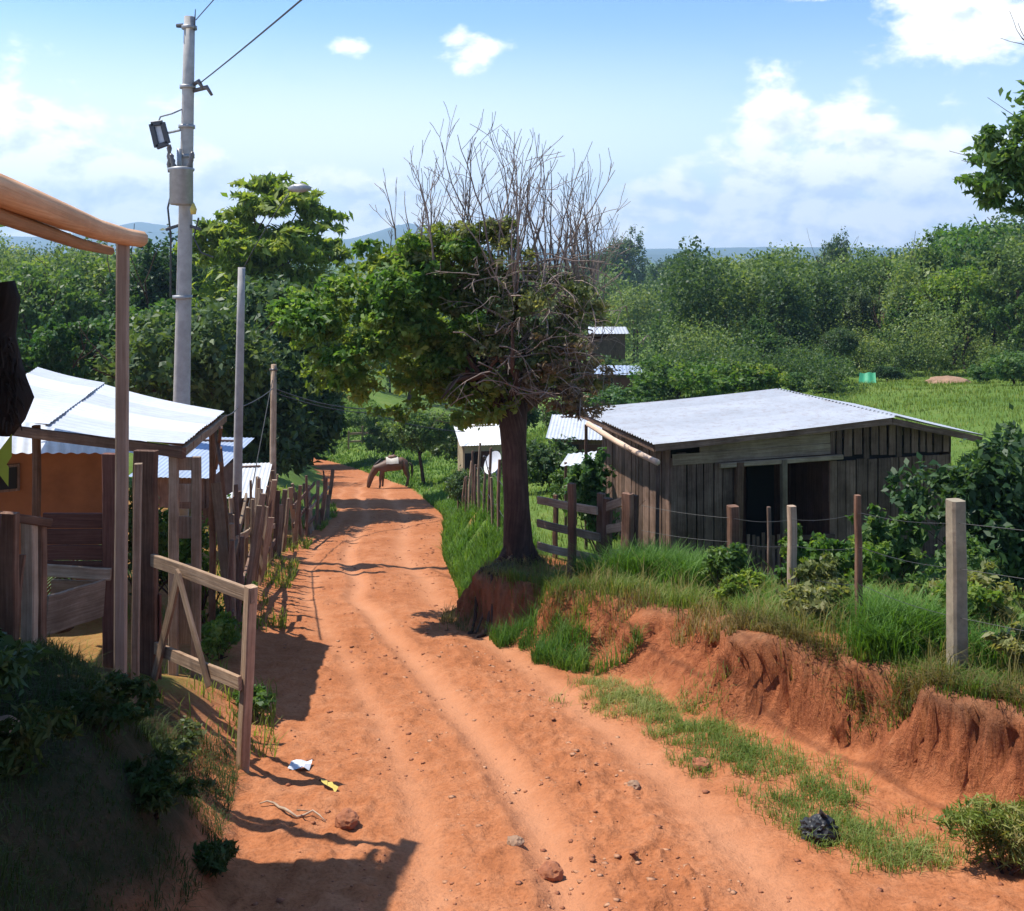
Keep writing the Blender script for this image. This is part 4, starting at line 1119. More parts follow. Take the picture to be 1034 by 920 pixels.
def post_rail():
    e = empty('rail_fence', G(.8, 13.1))
    posts = [(577, 12.9, 488, .10), (606, 13.6, 498, .11), (613, 13.2, 503, .12), (632, 12.2, 498, .13), (560, 14.8, 500, .07), (640, 13.2, 500, .07)]
    for px, Y, top, w in posts:
        x = at(px, Y); m = MB(); m.plank(G(x, Y, -.3), P(px + random.uniform(-3, 3), top, Y), w, w * .8, seg=6, jit=.008, side=(.8, -.6, 0)); m.build('post', M['post_wood'], e)
    for (a, b) in ((P(543, 505, 14.4), P(603, 516, 13.4)), (P(543, 528, 14.4), P(606, 543, 13.4)), (P(543, 551, 14.4), P(608, 566, 13.3)), (P(612, 512, 13.2), P(636, 504, 12.4)), (P(612, 535, 13.2), P(636, 530, 12.4)), (P(612, 558, 13.2), P(655, 566, 12.6))):
        m = MB(); m.plank(a, b, .11, .03, side=(0, 0, 1), seg=5, jit=.006); m.build('rail', M['pale_wood'], e)
    tag(e, 'rough post-and-rail corral of grey boards beside the big tree', 'fence')
post_rail()

def stakes_fence():
    e = empty('stake_fence', G(-.9, 19))
    rg = random.Random(4)
    for i in range(14):
        t = i / 13; x = .02 + (-1.5 - .02) * t; y = 14.8 + 13 * t
        m = MB(); h = rg.uniform(.9, 1.45)
        m.tube([G(x, y, -.2), G(x, y, h * .5) + Vector((rg.uniform(-.03, .03), 0, 0)), G(x, y, h) + Vector((rg.uniform(-.08, .08), 0, 0))], [.035, .03, .026], 6, lump=.1)
        m.build('stake', M['old_wood'] if rg.random() < .6 else M['pale_wood'], e)
    for f in (.45, .95):
        m = MB(); m.tube([G(.02 - 1.52 * k / 16, 14.8 + 13 * k / 16, f) for k in range(17)], .006, 4); m.build('wire', M['wire'], e)
    tag(e, 'row of thin grey stakes along the grassy bank left of the big trunk', 'fence')
stakes_fence()

# ------------------------------------------------------------------ left: tin shed, orange house
def tin_shed():
    e = empty('tin_roofed_shed', G(-3.5, 10.5)); e['_local'] = 0; del e['_local']
    FR = Vector((-2.99, 9, -1.71)); BR = Vector((-3.54, 12.2, -1.92)); BL = Vector((-6.95, 14.5, -1.66)); FL = Vector((-5.6, 10.2, -1.66))
    r = MB()
    m1 = FR.lerp(FL, .62); m2 = BR.lerp(BL, .62)
    sheet_patch(r, FR, BR, m2, m1, .16, .005, nv=8, sag=.03, seed=8)
    r.build('roof', M['tin_bright'], e, True)
    r = MB(); up = Vector((0, 0, .022))
    sheet_patch(r, FR.lerp(FL, .60) + up, BR.lerp(BL, .60) + up, BL + Vector((0, 0, .03)), FL + Vector((0, 0, .04)), .16, .005, nv=8, sag=.02, seed=9)
    r.build('roof', M['tin_bright'], e, True)
    f = MB()
    dn = Vector((0, 0, -.09))
    f.plank(FR + dn + Vector((0, .04, 0)), FL + dn + Vector((0, .04, 0)), .10, .05, side=(0, 0, 1), jit=.005)
    f.build('fascia', M['post_wood'], e)
    f = MB(); f.plank(FR + dn + Vector((-.03, .06, .0)), BR + dn, .09, .05, side=(0, 0, 1), jit=.005); f.build('fascia', M['pale_wood'], e)
    f = MB()
    for k in range(1, 6):
        a = FR.lerp(BR, k / 6) + dn * .8; b2 = FL.lerp(BL, k / 6) + dn * .8; f.plank(a, b2, .06, .05, side=(0, 0, 1), seg=3, jit=.004)
    f.build('rafter', M['post_wood'], e)
    # board pillar with hand holes at the front right corner
    x, y = -3.03, 9.15
    g = gz(x, y)
    for dx, h in ((-.10, -1.83), (.11, -1.86)):
        p = MB(); p.plank((x + dx, y, g - .2), (x + dx + .005, y, h), .085, .05, side=(1, 0, 0), jit=.004, seg=6); p.build('corner_post', M['pale_wood'], e)
    for z0, z1 in ((-3.6, -2.86), (-2.62, -2.42), (-2.28, -2.12), (-1.99, -1.87)):
        p = MB(); p.plank((x, y + .03, z0), (x, y + .03, z1), .16, .024, side=(1, 0, 0), seg=2); p.build('pillar_board', M['pale_wood'], e)
    for (xx, yy, zt) in ((BR.x - .12, BR.y - .1, -2.0), (-4.9, 10.2, -1.75), (-6.3, 14.2, -1.75)):
        p = MB(); p.plank((xx, yy, gz(xx, yy) - .2), (xx, yy, zt), .07, .07, jit=.006); p.build('corner_post', M['post_wood'], e)
    d = MB()
    d.plank(BR + Vector((-.1, -.1, -.15)), (-3.3, 11.2, -2.35), .04, .04); d.plank((-3.35, 11.4, -1.98), (-3.62, 12.1, -2.6), .04, .04)
    d.build('brace', M['old_wood'], e)
    tag(e, 'open shed with bright white tin roof on board posts, left foreground', 'shed')
tin_shed()

def orange_house():
    e = empty('orange_house', G(-6.2, 13))
    z0 = -5.2
    a = Vector((-7.6, 11.9, 0)); b = Vector((-5.25, 13.2, 0)); c = Vector((-6.6, 16, 0)); d = Vector((-9, 14.6, 0))
    w = MB()
    def wall(p, q, zt0, zt1, t=.14):
        dd = (q - p).normalized(); n = Vector((-dd.y, dd.x, 0))
        k = len(w.v)
        for s in (0, t):
            for (pp, zz) in ((p, z0), (q, z0), (q, zt1), (p, zt0)): w.v.append(pp + n * s + Vector((0, 0, zz))); w.g.append((0, 0, .5))
        w.f += [(k, k + 1, k + 2, k + 3), (k + 7, k + 6, k + 5, k + 4), (k, k + 4, k + 5, k + 1), (k + 1, k + 5, k + 6, k + 2), (k + 2, k + 6, k + 7, k + 3), (k + 3, k + 7, k + 4, k)]
    wall(a, b, -2.30, -2.60); wall(b, c, -2.62, -2.5); wall(c, d, -2.4, -2.2); wall(d, a, -2.2, -2.3)
    w.build('wall', M['orange'], e)
    dirn = (b - a).normalized(); nrm = Vector((dirn.y, -dirn.x, 0))
    wc = a.lerp(b, .50) + nrm * .012; ang = math.atan2(dirn.y, dirn.x)
    f = MB(); f.box(wc + Vector((0, 0, -2.82)), .34, .06, .34, ang); fr = f.build('window', M['old_wood'], e)
    g = MB(); g.box(wc + nrm * .02 + Vector((0, 0, -2.82)), .27, .05, .27, ang); g.build('opening', M['dark'], fr)
    r = MB(); up = Vector((0, 0, .0))
    sheet_patch(r, a + nrm * .5 + Vector((0, 0, -2.26)) - dirn * .3, b + nrm * .5 + Vector((0, 0, -2.58)) + dirn * .35, c + Vector((.3, .3, -2.45)), d + Vector((-.3, .3, -2.12)), .14, .010, nv=5)
    r.build('roof', M['tin_bright'], e, True)
    tag(e, 'orange plastered house with small dark window under the left tin roof', 'house')
orange_house()

def simple_hut(name, c, rz, w, d, h, pitch, roofmat, wallmat, label, door=True, over=.25, slope='back', base=None, cat='hut', group=None):
    g = gz(c[0], c[1]) if base is None else base
    e = empty(name, (c[0], c[1], g), rz)
    e['_local'] = 1
    b = MB()
    def bx(cx, cy, sx, sy, z0, z1): b.box((cx, cy, (z0 + z1) / 2), sx, sy, z1 - z0)
    t = .06
    bx(0, -d / 2, w, t, -.6, h); bx(0, d / 2, w, t, -.6, h); bx(-w / 2, 0, t, d - t * 1.2, -.6, h - .01); bx(w / 2, 0, t, d - t * 1.2, -.6, h - .01)
    b.build('wall', M[wallmat], e)
    r = MB()
    W2 = w / 2 + over; D2 = d / 2 + over
    if slope == 'mono':
        sheet_patch(r, (-W2, -D2, h + .02), (W2, -D2, h + .02), (W2, D2, h + pitch), (-W2, D2, h + pitch), .09, .006, nv=2)
        k = MB(); k.box((0, d / 2, h + pitch / 2), w, t * .8, pitch); k.build('gable', M[wallmat], e)
    else:
        sheet_patch(r, (-W2, -D2, h + .02), (W2, -D2, h + .02), (W2, 0, h + pitch), (-W2, 0, h + pitch), .2, .012, nv=2)
        sheet_patch(r, (W2, D2, h + .02), (-W2, D2, h + .02), (-W2, 0, h + pitch), (W2, 0, h + pitch), .2, .012, nv=2)
    r.build('roof', M[roofmat], e, True)
    if door:
        k = MB(); k.box((w * .1, -d / 2 - .035, h * .42), .8, .03, h * .84); k.build('door', M['red_wood'], e)
        k = MB(); k.box((-w * .28, -d / 2 - .035, h * .58), .5, .03, .5); k.build('window', M['dark'], e)
    del e['_local']
    return tag(e, label, cat, group)
# roofs behind the rickety fence
x = at(210, 19); simple_hut('shed', (x - .35, 19.3), -.1, 1.1, 1.7, 0, .36, 'tin_blue', 'old_wood', 'small shed with bluish tin roof below the left tin roof', False, base=P(214, 474, 19).z, slope='mono')
x = at(243, 22); simple_hut('shed', (x - .30, 22.4), .15, 1.1, 1.5, 0, .36, 'tin_bright', 'old_wood', 'low shed with white tin roof behind the slim pale pole', False, base=P(245, 498, 22).z, slope='mono')
x = at(484, 31); simple_hut('hut', (x, 31.5), .2, 1.2, 1.2, 1.15, .42, 'white', 'plaster', 'tiny tan hut with white roof left of the big trunk', True, .15, base=P(484, 486, 31).z, slope='mono')
x = at(598, 25); simple_hut('shed', (x, 26.2), -.12, 1.6, 1.6, .95, .30, 'tin', 'old_wood', 'dark lean-to with pale tin roof behind the corral, right of the big trunk', True, base=P(598, 484, 25).z, slope='mono')
x = at(583, 17); 
m = MB(); sheet_patch(m, (x - .3, 16.9, -3.60), (x + .25, 16.7, -3.52), (x + .38, 17.5, -3.46), (x - .12, 17.6, -3.53), .12, .008, nv=2)
e = empty('tin_shelter', G(x, 17.1)); m.build('roof', M['tin_bright'], e, True)
for dx, dy in ((-.2, 0), (.22, 0), (.0, .4), (.3, .4)):
    k = MB(); k.plank(G(x + dx, 17.0 + dy, -.2), (x + dx, 17.0 + dy, -3.55), .05, .05, seg=2); k.build('post', M['old_wood'], e)
tag(e, 'small tilted tin shelter on sticks inside the corral', 'shelter')
simple_hut('shed', (at(612, 62), 62), .05, 2.0, 2.2, .95, .35, 'tin', 'old_wood', 'upper of the two small tin sheds in the valley, right of the bare twigs', False, group='tin sheds in the valley', base=P(612, 351, 62).z, cat='shed')
simple_hut('shed', (at(623, 50), 50), -.05, 1.9, 1.9, 1.0, .35, 'tin_blue', 'old_wood', 'lower of the two small tin sheds in the valley, with bright roof', True, group='tin sheds in the valley', base=P(622, 396, 50).z, cat='shed')
m = MB(); m.box(P(752, 346, 92) + Vector((0, 0, -.1)), 5.0, .3, 1.1); o = m.build('wall', M['plaster']); tag(o, 'low pale wall at the foot of the wood in the valley', 'wall')
m = MB(); sheet_patch(m, P(866, 395, 43), P(886, 394, 43), P(884, 376, 44), P(868, 377, 44), .5, .03, nv=4, sag=.08); o = m.build('tarp', M['tarp'], None, True); tag(o, 'small green tarp in front of the wood, behind the shack roof', 'tarp')

# ------------------------------------------------------------------ porch frame in the foreground
def porch_frame():
    Y = 6.6
    b = G(at(121, Y), Y, -.2); t = P(124.5, 236, Y)
    e = empty('porch_frame', b)
    m = MB(); m.plank(b, t, .078, .075, side=(.9, .2, 0), seg=9, jit=.002); m.build('post', M['post_pale'], e)
    m = MB(); m.plank(b + Vector((.075, .06, 0)), P(136, 470, Y) + Vector((0, .06, 0)), .05, .05, side=(.9, .2, 0), seg=6, jit=.003); m.build('post', M['pale_wood'], e)
    pts = [Vector((-2.52, 6.72, .112)), Vector((-2.55, 6.5, .125)), Vector((-2.57, 6.1, .165)), Vector((-2.58, 5.7, .225)), Vector((-2.585, 5.3, .285)), Vector((-2.59, 4.9, .345)), Vector((-2.60, 4.4, .40)), Vector((-2.6, 3.5, .44))]
    m = MB(); m.tube(pts, [.055, .058, .066, .073, .078, .082, .086, .09], 12, lump=.03); m.build('log_beam', M['new_wood'], e, True)
    pts = [p + Vector((-.085, 0, -.095)) for p in pts[1:]]
    m = MB(); m.tube(pts, [.028, .034, .04, .045, .05, .055, .06], 10, lump=.04); m.build('log_beam', M['new_wood'], e, True)
    # roof sheet carried by the beam, out to the left
    r = MB(); sheet_patch(r, (-2.62, 6.35, .12), (-2.60, 4.6, .32), (-7.0, 4.9, .9), (-7.0, 6.4, .9), .16, .012, nv=6); r.build('roof', M['tin'], e, True)
    r = MB(); sheet_patch(r, (-2.60, 4.6, .325), (-2.62, -2.5, .44), (-7.0, -2.5, .92), (-7.0, 4.9, .92), .16, .012, nv=4); r.build('roof', M['tin'], e, True)
    m = MB()  # unseen plank wall, added to block sky light and darken the left bank
    for k in range(22): m.plank((-4.6 - .02 * k, -2.4 + .36 * k, -2.8), (-4.6 - .02 * k, -2.4 + .36 * k, .75), .34, .03, side=(0, 1, 0), seg=2)
    m.build('wall', M['old_wood'], e)
    tag(e, 'peeled log beam on a pale square post, front corner of a porch', 'porch')
porch_frame()

def gate():
    pl = Vector((-3.14, 8.45, 0)); pr = Vector((-1.98, 7.25, 0))
    gl_ = gz(pl.x, pl.y); gr_ = gz(pr.x, pr.y)
    e = empty('wooden_gate', (pl.x, pl.y, gl_))
    d = (pr - pl).normalized()
    m = MB(); m.plank((pr.x, pr.y, gr_ - .1), P(254, 592, 7.25), .085, .075, side=d, seg=7, jit=.003); m.build('gate_stile', M['gate_wood'], e)
    q = P(150, 556, 8.45); m = MB(); m.plank(P(151, 700, 8.45), q, .075, .06, side=d, seg=5, jit=.003); m.build('gate_stile', M['gate_wood'], e)
    n = Vector((d.y, -d.x, 0))
    a = P(148, 560, 8.45) + n * .05; b = P(263, 600, 7.25) + n * .06
    m = MB(); m.plank(a, b, .105, .032, side=(0, 0, 1), seg=6, jit=.003); m.build('gate_rail', M['gate_wood'], e)
    a2 = P(152, 648, 8.45) + n * .05; b2 = P(250, 688, 7.25) + n * .06
    m = MB(); m.plank(a2, b2, .10, .03, side=(0, 0, 1), seg=6, jit=.003); m.build('gate_rail', M['gate_wood'], e)
    mid = a.lerp(b, .42)
    m = MB(); m.plank(mid + n * .04, P(162, 700, 8.3) + n * .09, .085, .024, side=d, seg=4, jit=.003); m.build('gate_brace', M['gate_wood'], e)
    m = MB(); m.plank(mid + n * .07 + d * .05, P(222, 690, 7.55) + n * .09, .06, .024, side=d, seg=4, jit=.003); m.build('gate_brace', M['gate_wood'], e)
    m = MB(); m.plank(P(158, 600, 8.3) - n * .02, P(158, 690, 8.3) - n * .02, .07, .02, side=d, seg=2); m.build('gate_slat', M['red_wood'], e)
    tag(e, 'open farm gate of weathered boards with V bracing at the left roadside', 'gate')
    for (px, Y, top, w, mt, lb) in ((147, 8.3, 455, .20, 'post_wood', 'broad brown plank gate post right behind the pale porch post'), (112, 8.4, 458, .13, 'red_wood', 'dark reddish plank post left of the pale porch post')):
        x = at(px, Y); m = MB(); m.plank(G(x, Y, -.3), P(px, top, Y), w, .07, side=(1, -.15, 0), seg=8, jit=.005); o = m.build('gate_post', M[mt]); tag(o, lb, 'post')
gate()

def pen():
    e = empty('board_pen', G(-3.9, 7.9))
    for (px, Y, top, w, mt) in ((8, 6.5, 518, .14, 'post_wood'), (30, 6.8, 526, .10, 'pale_wood'), (41, 6.9, 526, .07, 'post_wood')):
        x = at(px, Y); m = MB(); m.plank(G(x, Y, -.2), P(px, top, Y), w, .06, side=(1, -.2, 0), seg=6, jit=.005); m.build('post', M[mt], e)
    m = MB()
    for k in range(4):
        z = k * .135
        m.plank(P(44, 568, 8.4) + Vector((0, 0, z - .05)), P(112, 568, 8.4) + Vector((0, 0, z - .05)), .125, .03, side=(0, 0, 1), seg=3, jit=.003)
    m.build('dark_board', M['red_wood'], e)
    m = MB(); m.plank(P(36, 575, 8.3), P(112, 580, 8.3), .10, .03, side=(0, 0, 1), jit=.004); m.build('rail', M['pale_wood'], e)
    m = MB(); m.plank(P(46, 622, 7.6), P(104, 604, 8.2), .30, .03, side=(0, 0, 1), jit=.004); m.build('plank', M['pale_wood'], e)
    m = MB(); m.plank(P(52, 596, 8.4), P(112, 598, 8.4), .18, .03, side=(0, 0, 1), jit=.004); m.build('plank', M['gate_wood'], e)
    m = MB(); m.plank(P(12, 650, 6.6), P(22, 560, 6.7), .05, .03, jit=.003); m.plank(P(-20, 518, 6.4), P(50, 528, 6.9), .06, .05, side=(0, 0, 1)); m.build('rail', M['post_wood'], e)
    tag(e, 'low board pen with short brown posts at the left edge', 'pen')
pen()

def left_trunk():
    rng = np.random.default_rng(8)
    x, y = -3.28, 6.15
    b = G(x, y); e = empty('frayed_tree_trunk', b)
    m = MB(); m.tube([b - Vector((0, 0, .3)), b + Vector((.0, 0, .5)), b + Vector((.02, 0, .9))], [.085, .075, .08], 9, lump=.08); m.build('stem', M['red_wood'], e, True)
    m = MB(); pts = [P(2 + 5 * math.sin(k), 438 - k * 17, y) for k in range(10)]
    m.tube(pts, [.06, .13, .15, .14, .125, .11, .09, .075, .07, .065], 10, lump=.22); m.build('trunk', M['dark_bark'], e, True)
    m = MB()
    for k in range(46):
        q = P(rng.uniform(2, 18), rng.uniform(335, 425), y - .1); d = Vector((rng.uniform(-.2, 1), -.4, rng.uniform(-1.2, .1))).normalized()
        m.tube([q, q + d * .05, q + d * .10 + Vector((0, 0, -.035))], [.012, .009, .003], 4)
    m.build('frayed_bark', M['dark_bark'], e)
    for (qx, qy, qz) in ((-4.6, 6.9, .3), (-4.9, 7.7, .3), (-4.4, 6.4, .5)):  # limbs leading to the added crown out of view
        k_ = MB(); k_.tube([P(4, 330, y), Vector((-3.7, 6.4, -.3)), Vector((qx, qy, qz))], [.06, .045, .02], 7, lump=.1); k_.build('limb', M['bark'], e, True)
    link_mesh('crown', crown_mesh([(-4.75, 6.9, .45, .6, .7, .5), (-5.05, 7.8, .4, .7, .7, .5), (-4.5, 6.3, .5, .5, .5, .4), (-5.5, 7.2, .7, .7, .9, .5), (-5.2, 8.6, .4, .6, .6, .4)], 5200, .16, .07, rng, .2), M['leaf_mid'], e)  # unseen crown, added left of the view to cast shade on the bank
    V, f = leaf_arrays(np.array([P(6, 455, 5.9), P(2, 470, 5.8)]), np.array([[.25, 0, 1.], [-.3, 0, 1.]]), np.array([[.2, -1, .3], [.1, -1, .2]]), [.30, .26], [.085, .07], .08, .15)
    link_mesh('leaf', np_mesh('leaf', V, f, 4, {'tint': np.array([.9] * 8)}), M['leaf_fresh'], e)
    tag(e, 'dark frayed trunk on a reddish stem at the left edge of the photo', 'tree')
left_trunk()
cm, tm = palm_meshes(np.random.default_rng(3), .35, .75, 11, 1.1, .05)
x = at(52, 8.8)
PT['fern'] = {'crown': cm, 'trunk': tm}
place_tree('fern_plant', PT['fern'], (x - .1, 9.2, -3.2), .9, .3, 'arching dry fern-like plant in front of the orange house', 'plant', None, ('palm', 'bark'))

# ------------------------------------------------------------------ rickety fences at the left of the road
def rickety(name, pts, label, seed, n, hmin, hmax, rails):
    rg = random.Random(seed)
    e = empty(name, G(*pts[0]))
    def along(t):
        k = t * (len(pts) - 1); i = min(int(k), len(pts) - 2); f = k - i
        return pts[i][0] + (pts[i + 1][0] - pts[i][0]) * f, pts[i][1] + (pts[i + 1][1] - pts[i][1]) * f
    for i in range(n):
        x, y = along((i + rg.uniform(-.2, .2)) / (n - 1) if 0 < i < n - 1 else i / (n - 1)); h = rg.uniform(hmin, hmax)
        lean = Vector((rg.uniform(-.18, .18), rg.uniform(-.18, .18), 0)) * h
        b = G(x, y, -.2); t = G(x, y, h) + lean
        m = MB(); r = rg.uniform(.025, .05)
        if rg.random() < .5: m.plank(b, t, r * 2.6, .03, side=(1, rg.uniform(-.6, .6), 0), seg=5, jit=.01)
        else: m.tube([b, b.lerp(t, .5) + Vector((rg.uniform(-.04, .04), 0, 0)), t], [r, r * .9, r * .7], 7, lump=.1)
        m.build('stake', M[rg.choice(['old_wood', 'pale_wood', 'pale_wood'])], e)
    for (t0, h0, t1, h1) in rails:
        x0, y0 = along(t0); x1, y1 = along(t1)
        m = MB(); m.plank(G(x0, y0, h0), G(x1, y1, h1), .09, .035, side=(0, 0, 1), seg=6, jit=.012); m.build('rail', M[rg.choice(['old_wood', 'post_wood', 'pale_wood'])], e)
    tag(e, label, 'fence')
rickety('stick_fence', [(-3.2, 11.3), (-3.75, 14), (-4.2, 16.5), (-4.85, 21)], 'rickety fence of leaning sticks and boards below the slim pale pole', 3, 40, 1.0, 1.8,
        [(0, .3, .5, .7), (.1, 1.1, .55, .9), (.3, .3, .8, 1.0), (.5, .9, 1, .55), (.45, .3, .95, .4), (0, .8, .3, 1.5)])
rickety('leaning_fence', [(-4.75, 21.5), (-5.05, 25.0), (-5.45, 29.5)], 'leaning rail fence on the left road edge beside the dark tree', 6, 18, .9, 1.5,
        [(0, .5, .6, .9), (0, .9, .55, 1.2), (.3, .2, 1, .5), (.4, .6, 1, .9)])
m = MB(); m.plank(G(-3.75, 13.4, .0), P(222, 452, 12.4), .05, .05); o = m.build('prop_pole', M['old_wood']); tag(o, 'slanting pole propped against the left end of the rickety fence', 'pole')

# far white rail fence beyond the horse
e = empty('pasture_fence', G(at(385, 70), 70))
for i in range(8):
    Y = 70; px = 352 + i * 14; m = MB(); m.plank(G(at(px, Y), Y, -.2), G(at(px, Y), Y, 1.3), .12, .1, seg=1); m.build('post', M['pale_wood'], e)
for h in (.55, 1.1):
    m = MB(); m.plank(G(at(352, 70), 70, h), G(at(450, 70), 70, h), .14, .05, side=(0, 0, 1), seg=2); m.build('rail', M['pale_wood'], e)
tag(e, 'pale rail fence across the pasture beyond the horse', 'fence')

# ------------------------------------------------------------------ poles and lines
def utility_pole():
    b = G(-6.74, 20, -.3); t = P(191.5, 17, 20)
    e = empty('utility_pole', b)
    m = MB(); m.tube([b.lerp(t, i / 8) for i in range(9)], [.19 - .085 * i / 8 for i in range(9)], 20); m.build('shaft', M['concrete'], e, True)
    def ax(py): 
        k = (py - 17) / (400 - 17); return P(191.5 - 10 * k, py, 20)
    for py in (28, 88, 128, 158, 206, 300):
        m = MB(); c = ax(py); m.tube([c - Vector((0, 0, .035)), c + Vector((0, 0, .035))], .15 + (py - 20) * .00012 if py < 150 else .165 + (py - 150) * .0002, 18); m.build('band', M['metal'], e, True)
    c = ax(26); m = MB(); m.tube([c + Vector((.12, -.06, -.1)), c + Vector((.14, -.06, .32))], [.02, .008], 6); m.tube([c + Vector((-.13, 0, 0)), c + Vector((-.26, 0, 0))], [.05, .04], 8); m.build('lightning_spike', M['dark_metal'], e)
    # transformer can hung on the front of the pole
    c = ax(190) + Vector((.05, -.38, 0))
    m = MB(); m.tube([c + Vector((0, 0, z)) for z in (-.36, -.33, .30, .33, .37, .40)], [.20, .225, .225, .25, .25, .12], 20); tr = m.build('transformer', M['metal'], e, True)
    for dx, hh in ((-.14, .3), (.15, .34)):
        m = MB(); q = c + Vector((dx, 0, .36)); m.tube([q + Vector((dx * .5 * k / 6, 0, hh * k / 6)) for k in range(7)], [.045, .06, .04, .06, .04, .055, .02], 10); m.build('bushing', M['ceramic'], tr, True)
    m = MB(); q = c + Vector((.27, -.1, -.45)); m.tube([q + Vector((0, 0, .12)), q, q - Vector((0, 0, .1))], [.02, .07, .05], 8); m.build('meter_lamp', M['yellow'], e, True)
    # fuse cut-outs left
    m = MB(); q = P(171, 160, 19.9)
    m.tube([q + Vector((0, 0, .28 - k * .08)) for k in range(8)], [.03, .055, .035, .055, .035, .055, .035, .03], 9); m.tube([q + Vector((0, 0, -.25)), q + Vector((.12, 0, -.33)), q + Vector((.28, 0, -.33))], .022, 6); m.build('fuse_cutout', M['ceramic'], e, True)
    m = MB(); q = P(181, 163, 19.8); m.tube([q + Vector((0, 0, .25)), q + Vector((0, 0, -.25))], [.05, .05], 8); m.build('arrester', M['metal'], e, True)
    # open frame bracket at upper left
    q = P(161, 136, 19.8)
    m = MB(); cn = [q + Vector((-.16, 0, .21)), q + Vector((.06, 0, .24)), q + Vector((.17, 0, -.17)), q + Vector((-.05, 0, -.25))]
    for i in range(4): m.plank(cn[i], cn[(i + 1) % 4], .075, .10, side=(0, 1, 0), seg=1)
    fl = m.build('open_frame', M['dark_metal'], e)
    m = MB(); m.quad(cn[0] + Vector((0, .03, 0)), cn[1] + Vector((0, .03, 0)), cn[2] + Vector((0, .03, 0)), cn[3] + Vector((0, .03, 0))); m.build('lens', M['plastic_white'], fl)  # white pane standing in for bright sky behind the open frame
    m = MB(); m.tube([q + Vector((.1, 0, .02)), ax(130)], .025, 6); m.tube([q + Vector((-.02, 0, .25)), q + Vector((.02, 0, .36)), q + Vector((.25, 0, .42)), ax(108)], .018, 6); m.build('bracket', M['metal'], e)
    for (py, dx) in ((86, .25), (92, .42)):
        m = MB(); c = ax(py); m.tube([c + Vector((.1, 0, 0)), c + Vector((dx, -.1, .06)), c + Vector((dx + .1, -.1, -.1))], [.04, .05, .03], 8); m.build('insulator', M['ceramic'], e, True)
    m = MB(); c = ax(215); m.tube([c + Vector((-.2, -.05, .6)), c + Vector((-.32, -.05, .1)), c + Vector((-.26, -.05, -.5)), ax(300) + Vector((-.22, -.05, 0))], .02, 6); m.tube([c + Vector((.3, -.05, -.1)), c + Vector((.2, -.05, -.5)), c + Vector((.35, -.05, -.8)), c + Vector((.6, -.05, -.9))], .018, 6); m.build('cable', M['wire'], e)
    m = MB(); c = ax(226)
    for s in (-1, 1): m.plank(c + Vector((0, -.05, 0)), c + Vector((s * .35, -.05, -.12)), .06, .05, side=(0, 0, 1), seg=1)
    m.build('arm', M['dark_metal'], e)
    tag(e, 'tall grey concrete utility pole carrying a transformer can and fuses', 'utility pole')
utility_pole()

def cable(name, pts, r, label, sag=.0, n=14):
    m = MB(); Q = []
    for i in range(len(pts) - 1):
        a, b = Vector(pts[i]), Vector(pts[i + 1])
        for k in range(n + (1 if i == len(pts) - 2 else 0)):
            q = a.lerp(b, k / n); q.z -= sag * 4 * (k / n) * (1 - k / n); Q.append(q)
    m.tube(Q, r, 5); o = m.build(name, M['wire'], None, True); tag(o, label, 'cable')
cable('power_line', [P(198, 20, 20), (5.3, -4.5, 3.75)], .011, 'upper thin power line leaving the top of the concrete pole', .12)
cable('power_line', [P(202, 84, 20), (5.0, -4.0, 2.7)], .013, 'lower power line rising right from the concrete pole over the road', .12)
def slim_pole():
    b = G(at(238, 18.5), 18.5, -.3); t = P(244, 270, 18.5)
    e = empty('slim_pole', b)
    m = MB(); m.tube([b.lerp(t, i / 6) for i in range(7)], [.095 - .025 * i / 6 for i in range(7)], 10, lump=.03); m.build('shaft', M['concrete'], e, True)
    arm = [P(243, 276, 18.5), P(258, 248, 18.4), P(278, 215, 18.3), P(292, 195, 18.2)]
    m = MB(); m.tube(arm, .009, 6); m.build('lamp_arm', M['dark_metal'], e, True)
    h = P(302, 190, 18.1); m = MB()
    m.tube([h + Vector((-.2, 0, -.01)), h + Vector((-.1, 0, .0)), h + Vector((.08, -.05, .0)), h + Vector((.23, -.05, -.01))], [.03, .075, .085, .03], 12); m.build('lamp_head', M['metal'], e, True)
    tag(e, 'slim pale pole with a street lamp on a thin arm', 'street lamp')
slim_pole()
def wood_pole():
    b = G(at(275, 23.5), 23.5, -.3); t = P(276.5, 368, 23.5)
    e = empty('wooden_pole', b)
    m = MB(); m.tube([b.lerp(t, i / 5) for i in range(6)], [.085, .082, .08, .075, .07, .065], 9, lump=.05); m.build('shaft', M['pale_wood'], e, True)
    m = MB(); m.tube([t + Vector((-.09, -.05, -.12)), t + Vector((.1, -.05, -.12))], .03, 7); m.build('insulator', M['ceramic'], e, True)
    tag(e, 'short weathered wooden pole with service wires beside the dark tree', 'pole')
wood_pole()
cable('service_wire', [P(276, 392, 23.5), P(372, 413, 28), P(470, 404, 34)], .014, 'sagging service wire running right from the wooden pole', .12)
cable('service_wire', [P(276, 396, 23.5), P(372, 417, 28), P(470, 436, 31)], .012, 'lower service wire from the wooden pole toward the white-roofed hut', .10)
cable('service_wire', [P(276, 392, 23.5), P(240, 412, 18.5), P(222, 420, 12.4)], .012, 'service wire from the wooden pole past the slim pole to the tin roof', .05)
cable('guy_wire', [P(275, 384, 23.4), G(at(243, 20.5), 20.5)], .012, 'slanting stay wire left of the wooden pole', 0)

